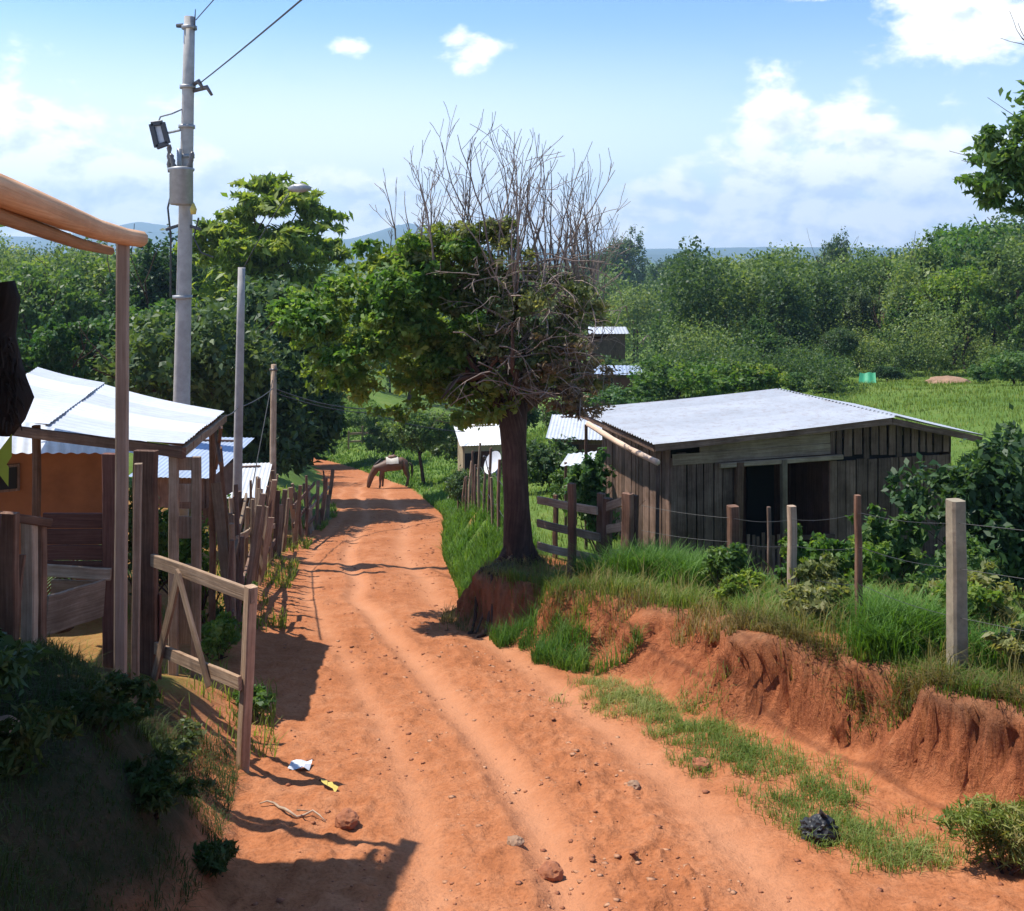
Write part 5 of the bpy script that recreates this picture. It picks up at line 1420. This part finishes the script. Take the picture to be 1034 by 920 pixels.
def dish():
    x, Y = at(503, 19), 19
    e = empty('satellite_dish', G(x, Y))
    c = P(499, 468, Y)
    m = MB(); m.tube([G(x, Y, -.2), G(x, Y, .55), c + Vector((.04, .1, -.12))], .022, 8); m.build('mast', M['metal'], e, True)
    d = Vector((-.62, -.55, .45)).normalized(); u = d.cross(Vector((0, 0, 1))).normalized(); w = d.cross(u)
    m = MB(); nr, na = 5, 24
    for i in range(nr + 1):
        r = .235 * i / nr
        for j in range(na):
            a = 6.283 * j / na; m.v.append(c + u * r * math.cos(a) * .92 + w * r * math.sin(a) + d * (r * r * .9)); m.g.append((0, 0, .5))
    for i in range(nr):
        for j in range(na):
            m.f.append((i * na + j, i * na + (j + 1) % na, (i + 1) * na + (j + 1) % na, (i + 1) * na + j))
    o = m.build('reflector', M['plastic_white'], e, True)
    m = MB(); f = c + d * .26 - w * .02; m.tube([c + w * .22 + d * .04, f], .009, 6); m.tube([f - d * .01, f + d * .06], [.03, .022], 8); m.build('feed_arm', M['dark_metal'], e, True)
    tag(e, 'white satellite dish on a short mast beside the big trunk', 'satellite dish')
dish()

# ------------------------------------------------------------------ horse
def skin_mesh(verts, edges, radii, sub=2, root=0):
    me = bpy.data.meshes.new('skin'); me.from_pydata([tuple(v) for v in verts], edges, [])
    ob = bpy.data.objects.new('skin', me); COL.objects.link(ob)
    md = ob.modifiers.new('s', 'SKIN'); md.use_smooth_shade = True
    sv = me.skin_vertices[0].data
    for i, r in enumerate(radii):
        sv[i].radius = (r, r) if not hasattr(r, '__len__') else r
        sv[i].use_root = (i == root)
    sb = ob.modifiers.new('b', 'SUBSURF'); sb.levels = sub; sb.render_levels = sub
    dg = bpy.context.evaluated_depsgraph_get(); dg.update()
    out = bpy.data.meshes.new_from_object(ob.evaluated_get(dg))
    bpy.data.objects.remove(ob); bpy.data.meshes.remove(me)
    return out
def horse():
    x, Y = at(397, 45.5), 45.5
    g = gz(x, Y)
    e = empty('horse', (x, Y, g), R(12)); e['_local'] = 1
    # local: faces -x, z up, ground at 0
    V = [(.50, 0, 1.10), (.15, 0, 1.06), (-.22, 0, 1.07), (-.50, 0, 1.10),      # 0 croup 1 barrel 2 chest 3 shoulder
         (-.78, 0, .92), (-.98, 0, .62), (-1.05, 0, .42), (-1.12, -.01, .16), (-1.13, -.01, .05),  # 4-8 neck down to head, muzzle
         (.58, .13, .92), (.64, .14, .70), (.74, .14, .48), (.70, .14, .24), (.66, .14, .04),     # 9-13 hind far
         (.56, -.13, .92), (.56, -.14, .70), (.68, -.14, .48), (.62, -.14, .24), (.57, -.14, .04),  # 14-18 hind near
         (-.48, .12, .82), (-.46, .13, .46), (-.46, .13, .22), (-.48, .13, .04),               # 19-22 front far
         (-.52, -.12, .82), (-.60, -.13, .46), (-.60, -.13, .22), (-.63, -.13, .04),               # 23-26 front near
         (.68, 0, 1.12), (-1.0, .05, .50), (-1.0, -.05, .50)]
    E = [(0, 1), (1, 2), (2, 3), (3, 4), (4, 5), (5, 6), (6, 7), (7, 8), (0, 9), (9, 10), (10, 11), (11, 12), (12, 13), (0, 14), (14, 15), (15, 16), (16, 17), (17, 18), (3, 19), (19, 20), (20, 21), (21, 22), (3, 23), (23, 24), (24, 25), (25, 26), (0, 27)]
    V = V[:28]
    Rr = [.28, .32, .32, .28, .21, .15, .145, .10, .085, .17, .105, .062, .048, .06, .17, .105, .062, .048, .06, .12, .07, .045, .058, .12, .07, .045, .058, .10]
    me = skin_mesh(V, E, Rr, 2, 1)
    link_mesh('body', me, M['horse'], e, True)
    m = MB(); m.tube([(.74, 0, 1.14), (.86, 0, 1.0), (.88, 0, .7), (.86, 0, .42)], [.035, .06, .065, .015], 8, lump=.1); m.build('tail', M['hair'], e, True)
    m = MB(); m.tube([(-.52, 0, 1.36), (-.78, 0, 1.12), (-.98, .0, .80), (-1.06, 0, .6)], [.03, .06, .055, .02], 8, lump=.15); m.build('mane', M['hair'], e, True)
    for s in (-1, 1):
        m = MB(); m.tube([(-1.0, s * .06, .62), (-.97, s * .09, .70), (-.95, s * .10, .76)], [.02, .03, .004], 6); m.build('ear', M['horse'], e, True)
    # pale saddle cloth over the back
    c = MB(); k0 = 0
    for i in range(9):
        xx = -.34 + .56 * i / 8
        for j in range(13):
            a = -1.25 + 2.5 * j / 12
            c.v.append(Vector((xx, math.sin(a) * .355, 1.055 + math.cos(a) * (.355 + .02 * math.cos(i))))); c.g.append((xx, a, .5))
    for i in range(8):
        for j in range(12): c.f.append((i * 13 + j, i * 13 + j + 1, (i + 1) * 13 + j + 1, (i + 1) * 13 + j))
    c.build('saddle_cloth', M['cloth'], e, True)
    s = MB(); s.tube([(-.24, 0, 1.43), (-.16, 0, 1.40), (0, 0, 1.385), (.10, 0, 1.42), (.14, 0, 1.47)], [.06, .11, .13, .13, .06], 10); s.build('saddle', M['leather'], e, True)
    del e['_local']
    tag(e, 'brown saddled horse with pale saddle cloth grazing beside the far road', 'horse')
horse()

# ------------------------------------------------------------------ small things on the road
def lump(name, c, r, mat, label, cat, seed, sq=(1, 1, .7), amp=.28, sub=3, freq=2.2):
    import bmesh
    bm = bmesh.new(); bmesh.ops.create_icosphere(bm, subdivisions=sub, radius=1)
    rg = np.random.default_rng(seed); o3 = rg.random(3) * 50
    for v in bm.verts:
        p = np.array(v.co); n = fbm(np.array([p[0] * freq + o3[0] + p[2]]), np.array([p[1] * freq + o3[1] - p[2] * 1.3]), 3, seed)[0]
        n2 = fbm(np.array([p[0] * freq * 2.6 + o3[2]]), np.array([p[2] * freq * 2.6 + p[1] * 3]), 2, seed + 3)[0]
        v.co = Vector(p * (1 + amp * n + amp * .5 * n2)); v.co = Vector((v.co.x * r * sq[0], v.co.y * r * sq[1], v.co.z * r * sq[2]))
    me = bpy.data.meshes.new(name); bm.to_mesh(me); bm.free()
    o = link_mesh(name, me, M[mat], None, False)
    o.location = c
    if label: tag(o, label, cat)
    return o
x, y = at(827, 6.12), 6.12
g = gz(x, y)
bag = empty('rubbish_bag', (x, y, g)); bag['_local'] = 1
ob = lump('bag_body', (0, 0, .055), .11, 'plastic_black', None, None, 5, (1.0, .8, .85), .34, 4, 1.7); ob.parent = bag
m = MB(); m.tube([(.0, 0, .12), (.015, 0, .15), (.03, .0, .165)], [.035, .014, .03], 8, lump=.3); m.build('knot', M['plastic_black'], bag)
m = MB(); m.tube([(-.09, -.03, .03), (-.125, -.04, .015)], [.03, .012], 7, lump=.3); m.build('corner', M['plastic_black'], bag)
del bag['_local']; tag(bag, 'crumpled black plastic rubbish bag lying on the right road edge', 'bag')
lump('clay_lump', G(at(351, 6.32), 6.32, .03), .075, 'clod', 'brown clay lump at the end of the gate shadow', 'clay lump', 8)
lump('clay_lump', G(at(556, 5.66), 5.66, .025), .07, 'clod', 'clay lump in the middle of the road at the bottom', 'clay lump', 9)
lump('clay_lump', G(at(708, 7.4), 7.4, .025), .07, 'clod', 'dark clod beside the grass strip on the right road side', 'clay lump', 10)
lump('clay_lump', G(at(520, 6.0), 6.0, .01), .05, 'stone', 'small brown stone left of the clay lump in the road', 'stone', 12)
lump('stone', G(at(640, 6.95), 6.95, .01), .045, 'stone', 'pale brown stone between the wheel ruts', 'stone', 13)
lump('stone', G(-2.62, 5.05, .02), .10, 'stone', 'brownish stone on the shaded bank at the left edge', 'stone', 15, (1, 1.3, .6))
V, f = leaf_arrays(np.array([G(at(333, 6.95), 6.95, .03), G(at(327, 7.0), 7.0, .035), G(at(338, 6.9), 6.9, .02)]), np.array([[.7, -.7, .15], [-.5, .8, .1], [.2, -1, .0]]), np.array([[.3, -.2, 1.]] * 3), [.17, .12, .10], [.06, .045, .05], .2, .1)
o = link_mesh('dry_leaf', np_mesh('leaf', V, f, 4, {}), M['yellow']); tag(o, 'curled yellow dry leaf lying on the left side of the road', 'leaf')
m = MB(); x, y = at(303, 7.4), 7.4; g = gz(x, y)
for i in range(5):
    for j in range(4):
        m.v.append(Vector((x - .08 + .04 * i, y - .06 + .04 * j, g + .02 + random.uniform(0, .035)))); m.g.append((i, j, .5))
for i in range(4):
    for j in range(3): m.f.append((i * 4 + j, i * 4 + j + 1, (i + 1) * 4 + j + 1, (i + 1) * 4 + j))
o = m.build('paper_scrap', M['plastic_white']); tag(o, 'crumpled white scrap of paper beside the gate shadow', 'litter')
m = MB(); m.tube([G(at(262 + 76 * k / 10, 6.6) - .02 * k / 10, 6.6 - .24 * k / 10 + .05 * math.sin(k * .9), .02 + .012 * math.sin(k * 1.7)) for k in range(11)], [.004, .006, .008, .009, .009, .008, .008, .007, .006, .005, .003], 6, lump=.15); m.tube([G(at(300, 6.48), 6.48, .03), G(at(304, 6.40), 6.40, .06), G(at(312, 6.36), 6.36, .07)], [.006, .004, .002], 5); o = m.build('dry_branch', M['pale_wood'], None, True); tag(o, 'dry crooked branch lying on the left road edge toward the clay lump', 'branch')
lump('earth_heap', G(at(957, 43), 43, .05), .75, 'stone', 'pale earth heap in the green field at the right', 'heap', 17, (1.3, 1, .35))

def clods():
    rng = np.random.default_rng(2)
    n = 1500
    y = 4.6 + 26 * rng.random(n) ** 2.0
    x = XL(y) + (XR(y) - XL(y)) * rng.random(n)
    keep = fbm(x * 1.3, y * 1.3, 3, 88) > -.12; x = x[keep]; y = y[keep]; n = len(x)
    z = terrain(x, y)
    s = .004 + .018 * rng.random(n) ** 4 + .0005 * y
    ico = np.array([(0, 0, 1), (.9, 0, .3), (.28, .85, .3), (-.72, .53, .3), (-.72, -.53, .3), (.28, -.85, .3), (.0, 0, -.5)])
    fc = np.array([(0, 1, 2), (0, 2, 3), (0, 3, 4), (0, 4, 5), (0, 5, 1), (6, 2, 1), (6, 3, 2), (6, 4, 3), (6, 5, 4), (6, 1, 5)])
    v = ico[None] * (.7 + .6 * rng.random((n, 7, 1))) * s[:, None, None] * np.array([1.3, 1.2, .55]) + np.stack([x, y, z], 1)[:, None]
    f = fc[None] + (np.arange(n) * 7)[:, None, None]
    o = link_mesh('gravel', np_mesh('gravel', v.reshape(-1, 3), f.reshape(-1), 3), M['clod'])
    tag(o, 'small red clay crumbs scattered over the road', 'gravel', kind='stuff')
clods()
def rubble():
    rng = np.random.default_rng(6)
    n = 800
    y = 4.7 + 9 * rng.random(n) ** 1.3
    xa = np.interp(y, [3, 5, 7.5, 10, 15, 20], [.45, .35, -.1, -.75, -2.3, -3.35])
    x = xa + .55 + rng.normal(size=n) * .26 - .8 * (rng.random(n) < .3)
    keep = fbm(x * 1.6 + 9, y * 1.6, 3, 188) > -.02; x = x[keep]; y = y[keep]; n = len(x)
    z = terrain(x, y); s = .005 + .018 * rng.random(n) ** 3
    ico = np.array([(0, 0, 1), (.9, 0, .3), (.28, .85, .3), (-.72, .53, .3), (-.72, -.53, .3), (.28, -.85, .3), (.0, 0, -.5)])
    fc = np.array([(0, 1, 2), (0, 2, 3), (0, 3, 4), (0, 4, 5), (0, 5, 1), (6, 2, 1), (6, 3, 2), (6, 4, 3), (6, 5, 4), (6, 1, 5)])
    v = ico[None] * (.6 + .8 * rng.random((n, 7, 1))) * s[:, None, None] * np.array([1.5, 1.3, .4]) + np.stack([x, y, z], 1)[:, None]
    f = fc[None] + (np.arange(n) * 7)[:, None, None]
    o = link_mesh('rubble', np_mesh('rubble', v.reshape(-1, 3), f.reshape(-1), 3), M['pale_clod'])
    tag(o, 'pale broken clay rubble along the middle of the road', 'rubble', kind='stuff')
rubble()

# ------------------------------------------------------------------ grass
def grass_all():
    rng = np.random.default_rng(9)
    def patch(n, fx, fy, hfun, wfun, mat, name, label, keep=None, lean=.5, tint=None):
        x = fx(n); y = fy(n) if fy is not None else None
        if y is None: x, y = x
        if keep is not None:
            k = keep(x, y); x = x[k]; y = y[k]
        z, a = terrain(x, y, True)
        h = hfun(x, y) * (.55 + .7 * rng.random(len(x))); w = wfun(x, y)
        t = None if tint is None else tint(x, y)
        o = link_mesh(name, blades_mesh(x, y, z, h, w, rng, lean, t), M[mat]); tag(o, label, 'grass', kind='stuff')
    def tufts(cx, cy, m, r):
        n = len(cx); i = rng.integers(0, n, m)
        return cx[i] + rng.normal(size=m) * r, cy[i] + rng.normal(size=m) * r
    tt = lambda x, y: np.clip(.26 + fbm(x * 1.2, y * 1.2, 3, 7) * .5 + rng.normal(size=len(x)) * .2, 0, 1)
    # bank top along the wire fence: tufts
    k = 520; cy = rng.uniform(5.4, 12.6, k); cx = XR(cy) + BWR(cy) * .95 + rng.random(k) ** 1.4 * 3.2 - .05
    patch(30000, lambda n: tufts(cx, cy, n, .09), None, lambda x, y: .10 + .20 * np.clip(fbm(x * .9, y * .9, 3, 4) + .35, 0, 1), lambda x, y: np.full(len(x), .008), 'grass', 'grass', 'uneven grass tufts growing on top of the right bank', lambda x, y: x > XR(y) + BWR(y) * .72, .7, tt)
    k = 170; cy = rng.uniform(5.6, 12.4, k); cx = XR(cy) + BWR(cy) * .95 + rng.random(k) ** 1.2 * 2.2
    patch(4200, lambda n: tufts(cx, cy, n, .08), None, lambda x, y: .16 + .22 * rng.random(len(x)), lambda x, y: np.full(len(x), .007), 'grass_dry', 'dry_grass', 'dry yellowish grass among the green on the right bank', lambda x, y: x > XR(y) + BWR(y) * .75, .8, tt)
    # lush clumps
    L = [(1.62, 11.9, .34, .50, 2800), (2.1, 11.6, .42, .42, 3200), (1.95, 12.4, .4, .48, 2200), (2.55, 10.9, .3, .28, 1400), (3.25, 8.15, .28, .40, 2000), (2.95, 7.9, .2, .3, 900), (1.05, 12.7, .16, .34, 900), (3.75, 7.7, .25, .28, 900), (2.6, 9.6, .3, .22, 900), (3.3, 9.2, .35, .3, 1200)]
    xs = []; ys = []; hs = []
    for (cx_, cy_, r, h, n) in L:
        xs.append(cx_ + rng.normal(size=n) * r * .6); ys.append(cy_ + rng.normal(size=n) * r * .5); hs.append(h * (.55 + .6 * rng.random(n)))
    x = np.concatenate(xs); y = np.concatenate(ys); h = np.concatenate(hs); z = terrain(x, y)
    o = link_mesh('tall_grass', blades_mesh(x, y, z, h, np.full(len(x), .011), rng, .75, tt(x, y)), M['grass_lush']); tag(o, 'lush tall green grass clumps in front of the shack and by the fence', 'grass', kind='stuff')
    # strip at the foot of the bank on the road
    k = 260; cy = rng.uniform(5.65, 9.9, k); cx = np.interp(cy, [5, 6, 7.5, 9, 10], [2.40, 2.2, 1.8, 1.2, .75]) + rng.normal(size=k) * .20 * np.interp(cy, [5.6, 7, 10], [.9, 1.2, .9]); kk = fbm(cx * 2.1, cy * 2.1, 3, 202) > -.42; cx = cx[kk]; cy = cy[kk]
    patch(11000, lambda n: tufts(cx, cy, n, .055), None, lambda x, y: .03 + .08 * rng.random(len(x)), lambda x, y: np.full(len(x), .006), 'grass_strip', 'roadside_grass', 'grass strip running along the foot of the right bank', None, 1.2, lambda x, y: np.clip(tt(x, y) + .15, 0, 1))
    # grass on the bank face left of the slump, (490-590, 610-690)
    patch(5200, lambda n: (XR(yy := rng.uniform(10.2, 12.2, n)) + rng.uniform(-.15, .45, n), yy), None, lambda x, y: .10 + .18 * rng.random(len(x)), lambda x, y: np.full(len(x), .009), 'grass', 'roadside_grass', 'green grass at the foot of the bank below the corral', lambda x, y: fbm(x * 2, y * 2, 2, 12) > -.15, .7, tt)
    patch(2600, lambda n: (rng.uniform(-.95, .5, n), rng.uniform(12.55, 13.9, n)), None, lambda x, y: .04 + .12 * rng.random(len(x)), lambda x, y: np.full(len(x), .008), 'grass_dry', 'dry_grass', 'dry grass around the foot of the big trunk', lambda x, y: fbm(x * 2.6, y * 2.6, 2, 52) > -.25, 1.2, tt)
    # right slump vegetation
    patch(4200, lambda n: (XR(yy := rng.uniform(8.8, 11.6, n)) + BWR(yy) * rng.uniform(.5, 1.3, n), yy), None, lambda x, y: .06 + .13 * rng.random(len(x)), lambda x, y: np.full(len(x), .008), 'grass_dry', 'dry_grass', 'thin dry grass on the slumped part of the bank', lambda x, y: fbm(x * 2.2, y * 2.2, 2, 14) > -.05, .8, tt)
    # hanging fringe on the lip of the cut
    patch(4000, lambda n: (XR(yy := rng.uniform(5.2, 9.2, n)) + BWR(yy) * rng.uniform(.86, 1.15, n), yy), None, lambda x, y: .06 + .12 * rng.random(len(x)), lambda x, y: np.full(len(x), .006), 'grass_dry', 'dry_grass', 'dry grass fringe on the lip of the right cut bank', None, 1.3, tt)
    # green verge right of the far road
    patch(26000, lambda n: (XR(yy := 14.6 + 24 * rng.random(n) ** 1.3) + rng.uniform(.02, 1.1, n) * BWR(yy), yy), None, lambda x, y: .16 + .16 * rng.random(len(x)), lambda x, y: .008 + .0007 * y, 'grass_lush', 'verge_grass', 'bright green grass covering the bank left of the big trunk', lambda x, y: fbm(x * 1.4, y * 1.4, 2, 16) > -.45, .6, tt)
    # field around shack and behind
    def fieldpts(n):
        y = 12 + 40 * rng.random(n) ** 1.0; x = XR(y) + 1.0 + rng.random(n) * (.75 * y + 1 - XR(y)); return x, y
    patch(70000, fieldpts, None, lambda x, y: (.07 + .10 * np.clip(fbm(x * .5, y * .5, 3, 4) + .5, 0, 1)), lambda x, y: .005 + .0005 * y, 'grass', 'field_grass', 'short grass of the field around and behind the shack', lambda x, y: ~((x > 2) & (x < 7) & (y > 14.7) & (y < 19)), .6, tt)
    # left bank (shade)
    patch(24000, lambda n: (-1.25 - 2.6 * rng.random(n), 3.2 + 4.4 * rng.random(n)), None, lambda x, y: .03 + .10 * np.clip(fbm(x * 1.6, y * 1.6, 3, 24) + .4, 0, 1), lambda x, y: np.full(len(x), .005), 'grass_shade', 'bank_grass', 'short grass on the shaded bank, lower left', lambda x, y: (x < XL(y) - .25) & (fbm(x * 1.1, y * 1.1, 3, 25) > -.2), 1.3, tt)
    # left verge and yard
    patch(12000, lambda n: (XL(yy := rng.uniform(7.6, 34, n)) - rng.random(n) ** 1.5 * 3.0, yy), None, lambda x, y: .06 + .16 * rng.random(len(x)), lambda x, y: .007 + .0006 * y, 'grass', 'verge_grass', 'patchy grass under the fences left of the road', lambda x, y: fbm(x * 1.0, y * 1.0, 3, 26) > .05, .7, tt)
    # far pasture and both sides of the far road
    patch(16000, lambda n: ((XR(yy := rng.uniform(42, 100, n)) + rng.uniform(0, 9, n)), yy), None, lambda x, y: .10 + .12 * rng.random(len(x)), lambda x, y: .006 + .0011 * y, 'grass', 'pasture_grass', 'pasture grass around the horse and beyond', None, .6, tt)
grass_all()

# ------------------------------------------------------------------ camera, light, sky
cam = bpy.data.cameras.new('camera'); co = bpy.data.objects.new('camera', cam); COL.objects.link(co)
co.location = (0, 0, 0); co.rotation_euler = (R(90), 0, 0)
cam.sensor_fit = 'HORIZONTAL'; cam.sensor_width = 36; cam.lens = 36 * 1000 / 1034
cam.shift_y = -(460 - 258) / 1034
cam.clip_start = .05; cam.clip_end = 30000
scene.camera = co

SUN_EL = 62; SX, SY = -.955, .297
sd = bpy.data.lights.new('sun', 'SUN'); so = bpy.data.objects.new('sun', sd); COL.objects.link(so)
dirv = Vector((SX * math.cos(R(SUN_EL)), SY * math.cos(R(SUN_EL)), math.sin(R(SUN_EL)))).normalized()
so.rotation_euler = dirv.to_track_quat('Z', 'Y').to_euler()
so.location = (-20, 10, 40)
sd.energy = 5.0; sd.angle = R(.55); sd.color = (1.0, .95, .86)

w = bpy.data.worlds.new('World'); scene.world = w; w.use_nodes = True
def sky():
    nt = w.node_tree; nt.nodes.clear()
    out = N(nt, 'ShaderNodeOutputWorld'); bg = N(nt, 'ShaderNodeBackground', inp={'Strength': .098})
    st = N(nt, 'ShaderNodeTexSky'); st.sky_type = 'NISHITA'; st.sun_disc = False
    st.sun_elevation = R(SUN_EL); st.sun_rotation = math.atan2(SX, SY)
    st.altitude = 300; st.air_density = 1.0; st.dust_density = .4; st.ozone_density = 1.5
    tc = N(nt, 'ShaderNodeTexCoord'); sx = N(nt, 'ShaderNodeSeparateXYZ'); nt.links.new(tc.outputs['Generated'], sx.inputs[0])
    az = mth(nt, 'ARCTAN2', sx.outputs[0], sx.outputs[1])       # direction round the horizon
    el = mth(nt, 'ARCSINE', sx.outputs[2])                       # height above it
    cb = N(nt, 'ShaderNodeCombineXYZ'); nt.links.new(az, cb.inputs[0]); nt.links.new(mth(nt, 'MULTIPLY', el, 1.6), cb.inputs[1])
    n1 = noise(nt, cb.outputs[0], 14, 9, .58, .15)
    n2 = noise(nt, cb.outputs[0], 5, 5, .55, .2)
    sh = N(nt, 'ShaderNodeVectorMath', operation='ADD'); sh.inputs[1].default_value = (-.012, .02, 0); nt.links.new(cb.outputs[0], sh.inputs[0])
    n1s = noise(nt, sh.outputs[0], 14, 9, .58, .15)
    # cumulus heaps: (azimuth, elevation, half width, half height)
    blobs = [(.285, .05, .15, .07), (.335, .08, .115, .065), (.235, .045, .09, .05), (.262, .128, .05, .045), (.31, .12, .08, .035), (.40, .06, .08, .045),
             (.425, .205, .075, .045), (.29, .262, .07, .018), (-.045, .203, .045, .024, .22), (-.165, .205, .03, .014, .3),
             (-.47, .085, .14, .075), (-.39, .055, .13, .06), (-.52, .05, .12, .10), (-.28, .05, .12, .045), (-.10, .045, .12, .04), (.08, .04, .12, .035), (-.45, .28, .07, .02),
             (.85, .10, .14, .06), (-.95, .10, .15, .06), (1.7, .10, .2, .06), (-1.8, .1, .2, .06)]
    f = None
    for (a, e_, wa, we, *ww) in blobs:
        dx = mth(nt, 'MULTIPLY', mth(nt, 'SUBTRACT', az, a), 1 / wa); dy = mth(nt, 'MULTIPLY', mth(nt, 'SUBTRACT', el, e_), 1 / we)
        r = mth(nt, 'SUBTRACT', 1.0, mth(nt, 'SQRT', mth(nt, 'ADD', mth(nt, 'MULTIPLY', dx, dx), mth(nt, 'MULTIPLY', dy, dy))))
        if ww: r = mth(nt, 'SUBTRACT', r, ww[0])
        f = r if f is None else mth(nt, 'MAXIMUM', f, r)
    dens = mth(nt, 'ADD', f, mth(nt, 'MULTIPLY_ADD', n1, 3.0, -1.38))
    mr = N(nt, 'ShaderNodeMapRange', interpolation_type='SMOOTHSTEP', inp={'From Min': -.03, 'From Max': .62}); nt.links.new(dens, mr.inputs[0])
    # thin veil low in the sky
    low = N(nt, 'ShaderNodeMapRange', interpolation_type='SMOOTHSTEP', inp={'From Min': .25, 'From Max': .09}); nt.links.new(el, low.inputs[0])
    left = N(nt, 'ShaderNodeMapRange', interpolation_type='SMOOTHSTEP', inp={'From Min': .45, 'From Max': -.2, 'To Min': .5, 'To Max': 1.0}); nt.links.new(az, left.inputs[0])
    veil = mth(nt, 'MULTIPLY', mth(nt, 'MULTIPLY', low.outputs[0], left.outputs[0]), mth(nt, 'MULTIPLY_ADD', n2, 2.0, .25, clamp=True))
    veil = mth(nt, 'MULTIPLY', veil, .95, clamp=True)
    # soft relief of the heaps: sun side bright, hollows grey-blue
    rel = mth(nt, 'MULTIPLY_ADD', mth(nt, 'SUBTRACT', n1s, n1), -3.0, .62)
    rel = mth(nt, 'ADD', rel, mth(nt, 'MULTIPLY', mth(nt, 'SUBTRACT', el, .09), 1.5), clamp=True)
    cc = ramp(nt, [(.2, (6.6, 7.3, 8.6)), (.5, (8.9, 9.3, 9.9)), (.75, (10.6, 10.6, 10.5))]); nt.links.new(rel, cc.inputs[0])
    skyc = mix(nt, 1.0, st.outputs[0], (.98, 1.22, 1.52), 'MULTIPLY')
    c = mix(nt, veil, skyc, (8.2, 8.9, 9.9))
    c = mix(nt, mth(nt, 'MULTIPLY', mr.outputs[0], .97), c, cc.outputs[0])
    nt.links.new(c, bg.inputs[0]); nt.links.new(bg.outputs[0], out.inputs[0])
sky()

# air: fades the far ridge to blue
def haze():
    m, nt, out = new_mat('air')
    v = N(nt, 'ShaderNodeVolumePrincipled', inp={'Color': (.50, .74, 1.0, 1), 'Density': .00034, 'Anisotropy': .2})
    nt.links.new(v.outputs[0], out.inputs['Volume'])
    b = MB(); x0, x1, y0, y1, z0, z1 = -3700, 3700, -40, 3700, -60, 215
    k = [(x, y, z) for x in (x0, x1) for y in (y0, y1) for z in (z0, z1)]
    b.v = [Vector(p) for p in k]; b.g = [(0, 0, 0)] * 8
    b.f = [(0, 1, 3, 2), (4, 6, 7, 5), (0, 4, 5, 1), (2, 3, 7, 6), (0, 2, 6, 4), (1, 5, 7, 3)]
    o = b.build('haze', m); tag(o, 'thin blue air fading the distant ridge', 'haze', kind='stuff')
haze()

scene.view_settings.view_transform = 'Standard'
scene.view_settings.look = 'None'
scene.view_settings.exposure = 0.6
scene.view_settings.gamma = 1.0
scene.render.engine = 'CYCLES'
scene.cycles.max_bounces = 6
scene.cycles.transparent_max_bounces = 4
scene.cycles.volume_bounces = 0
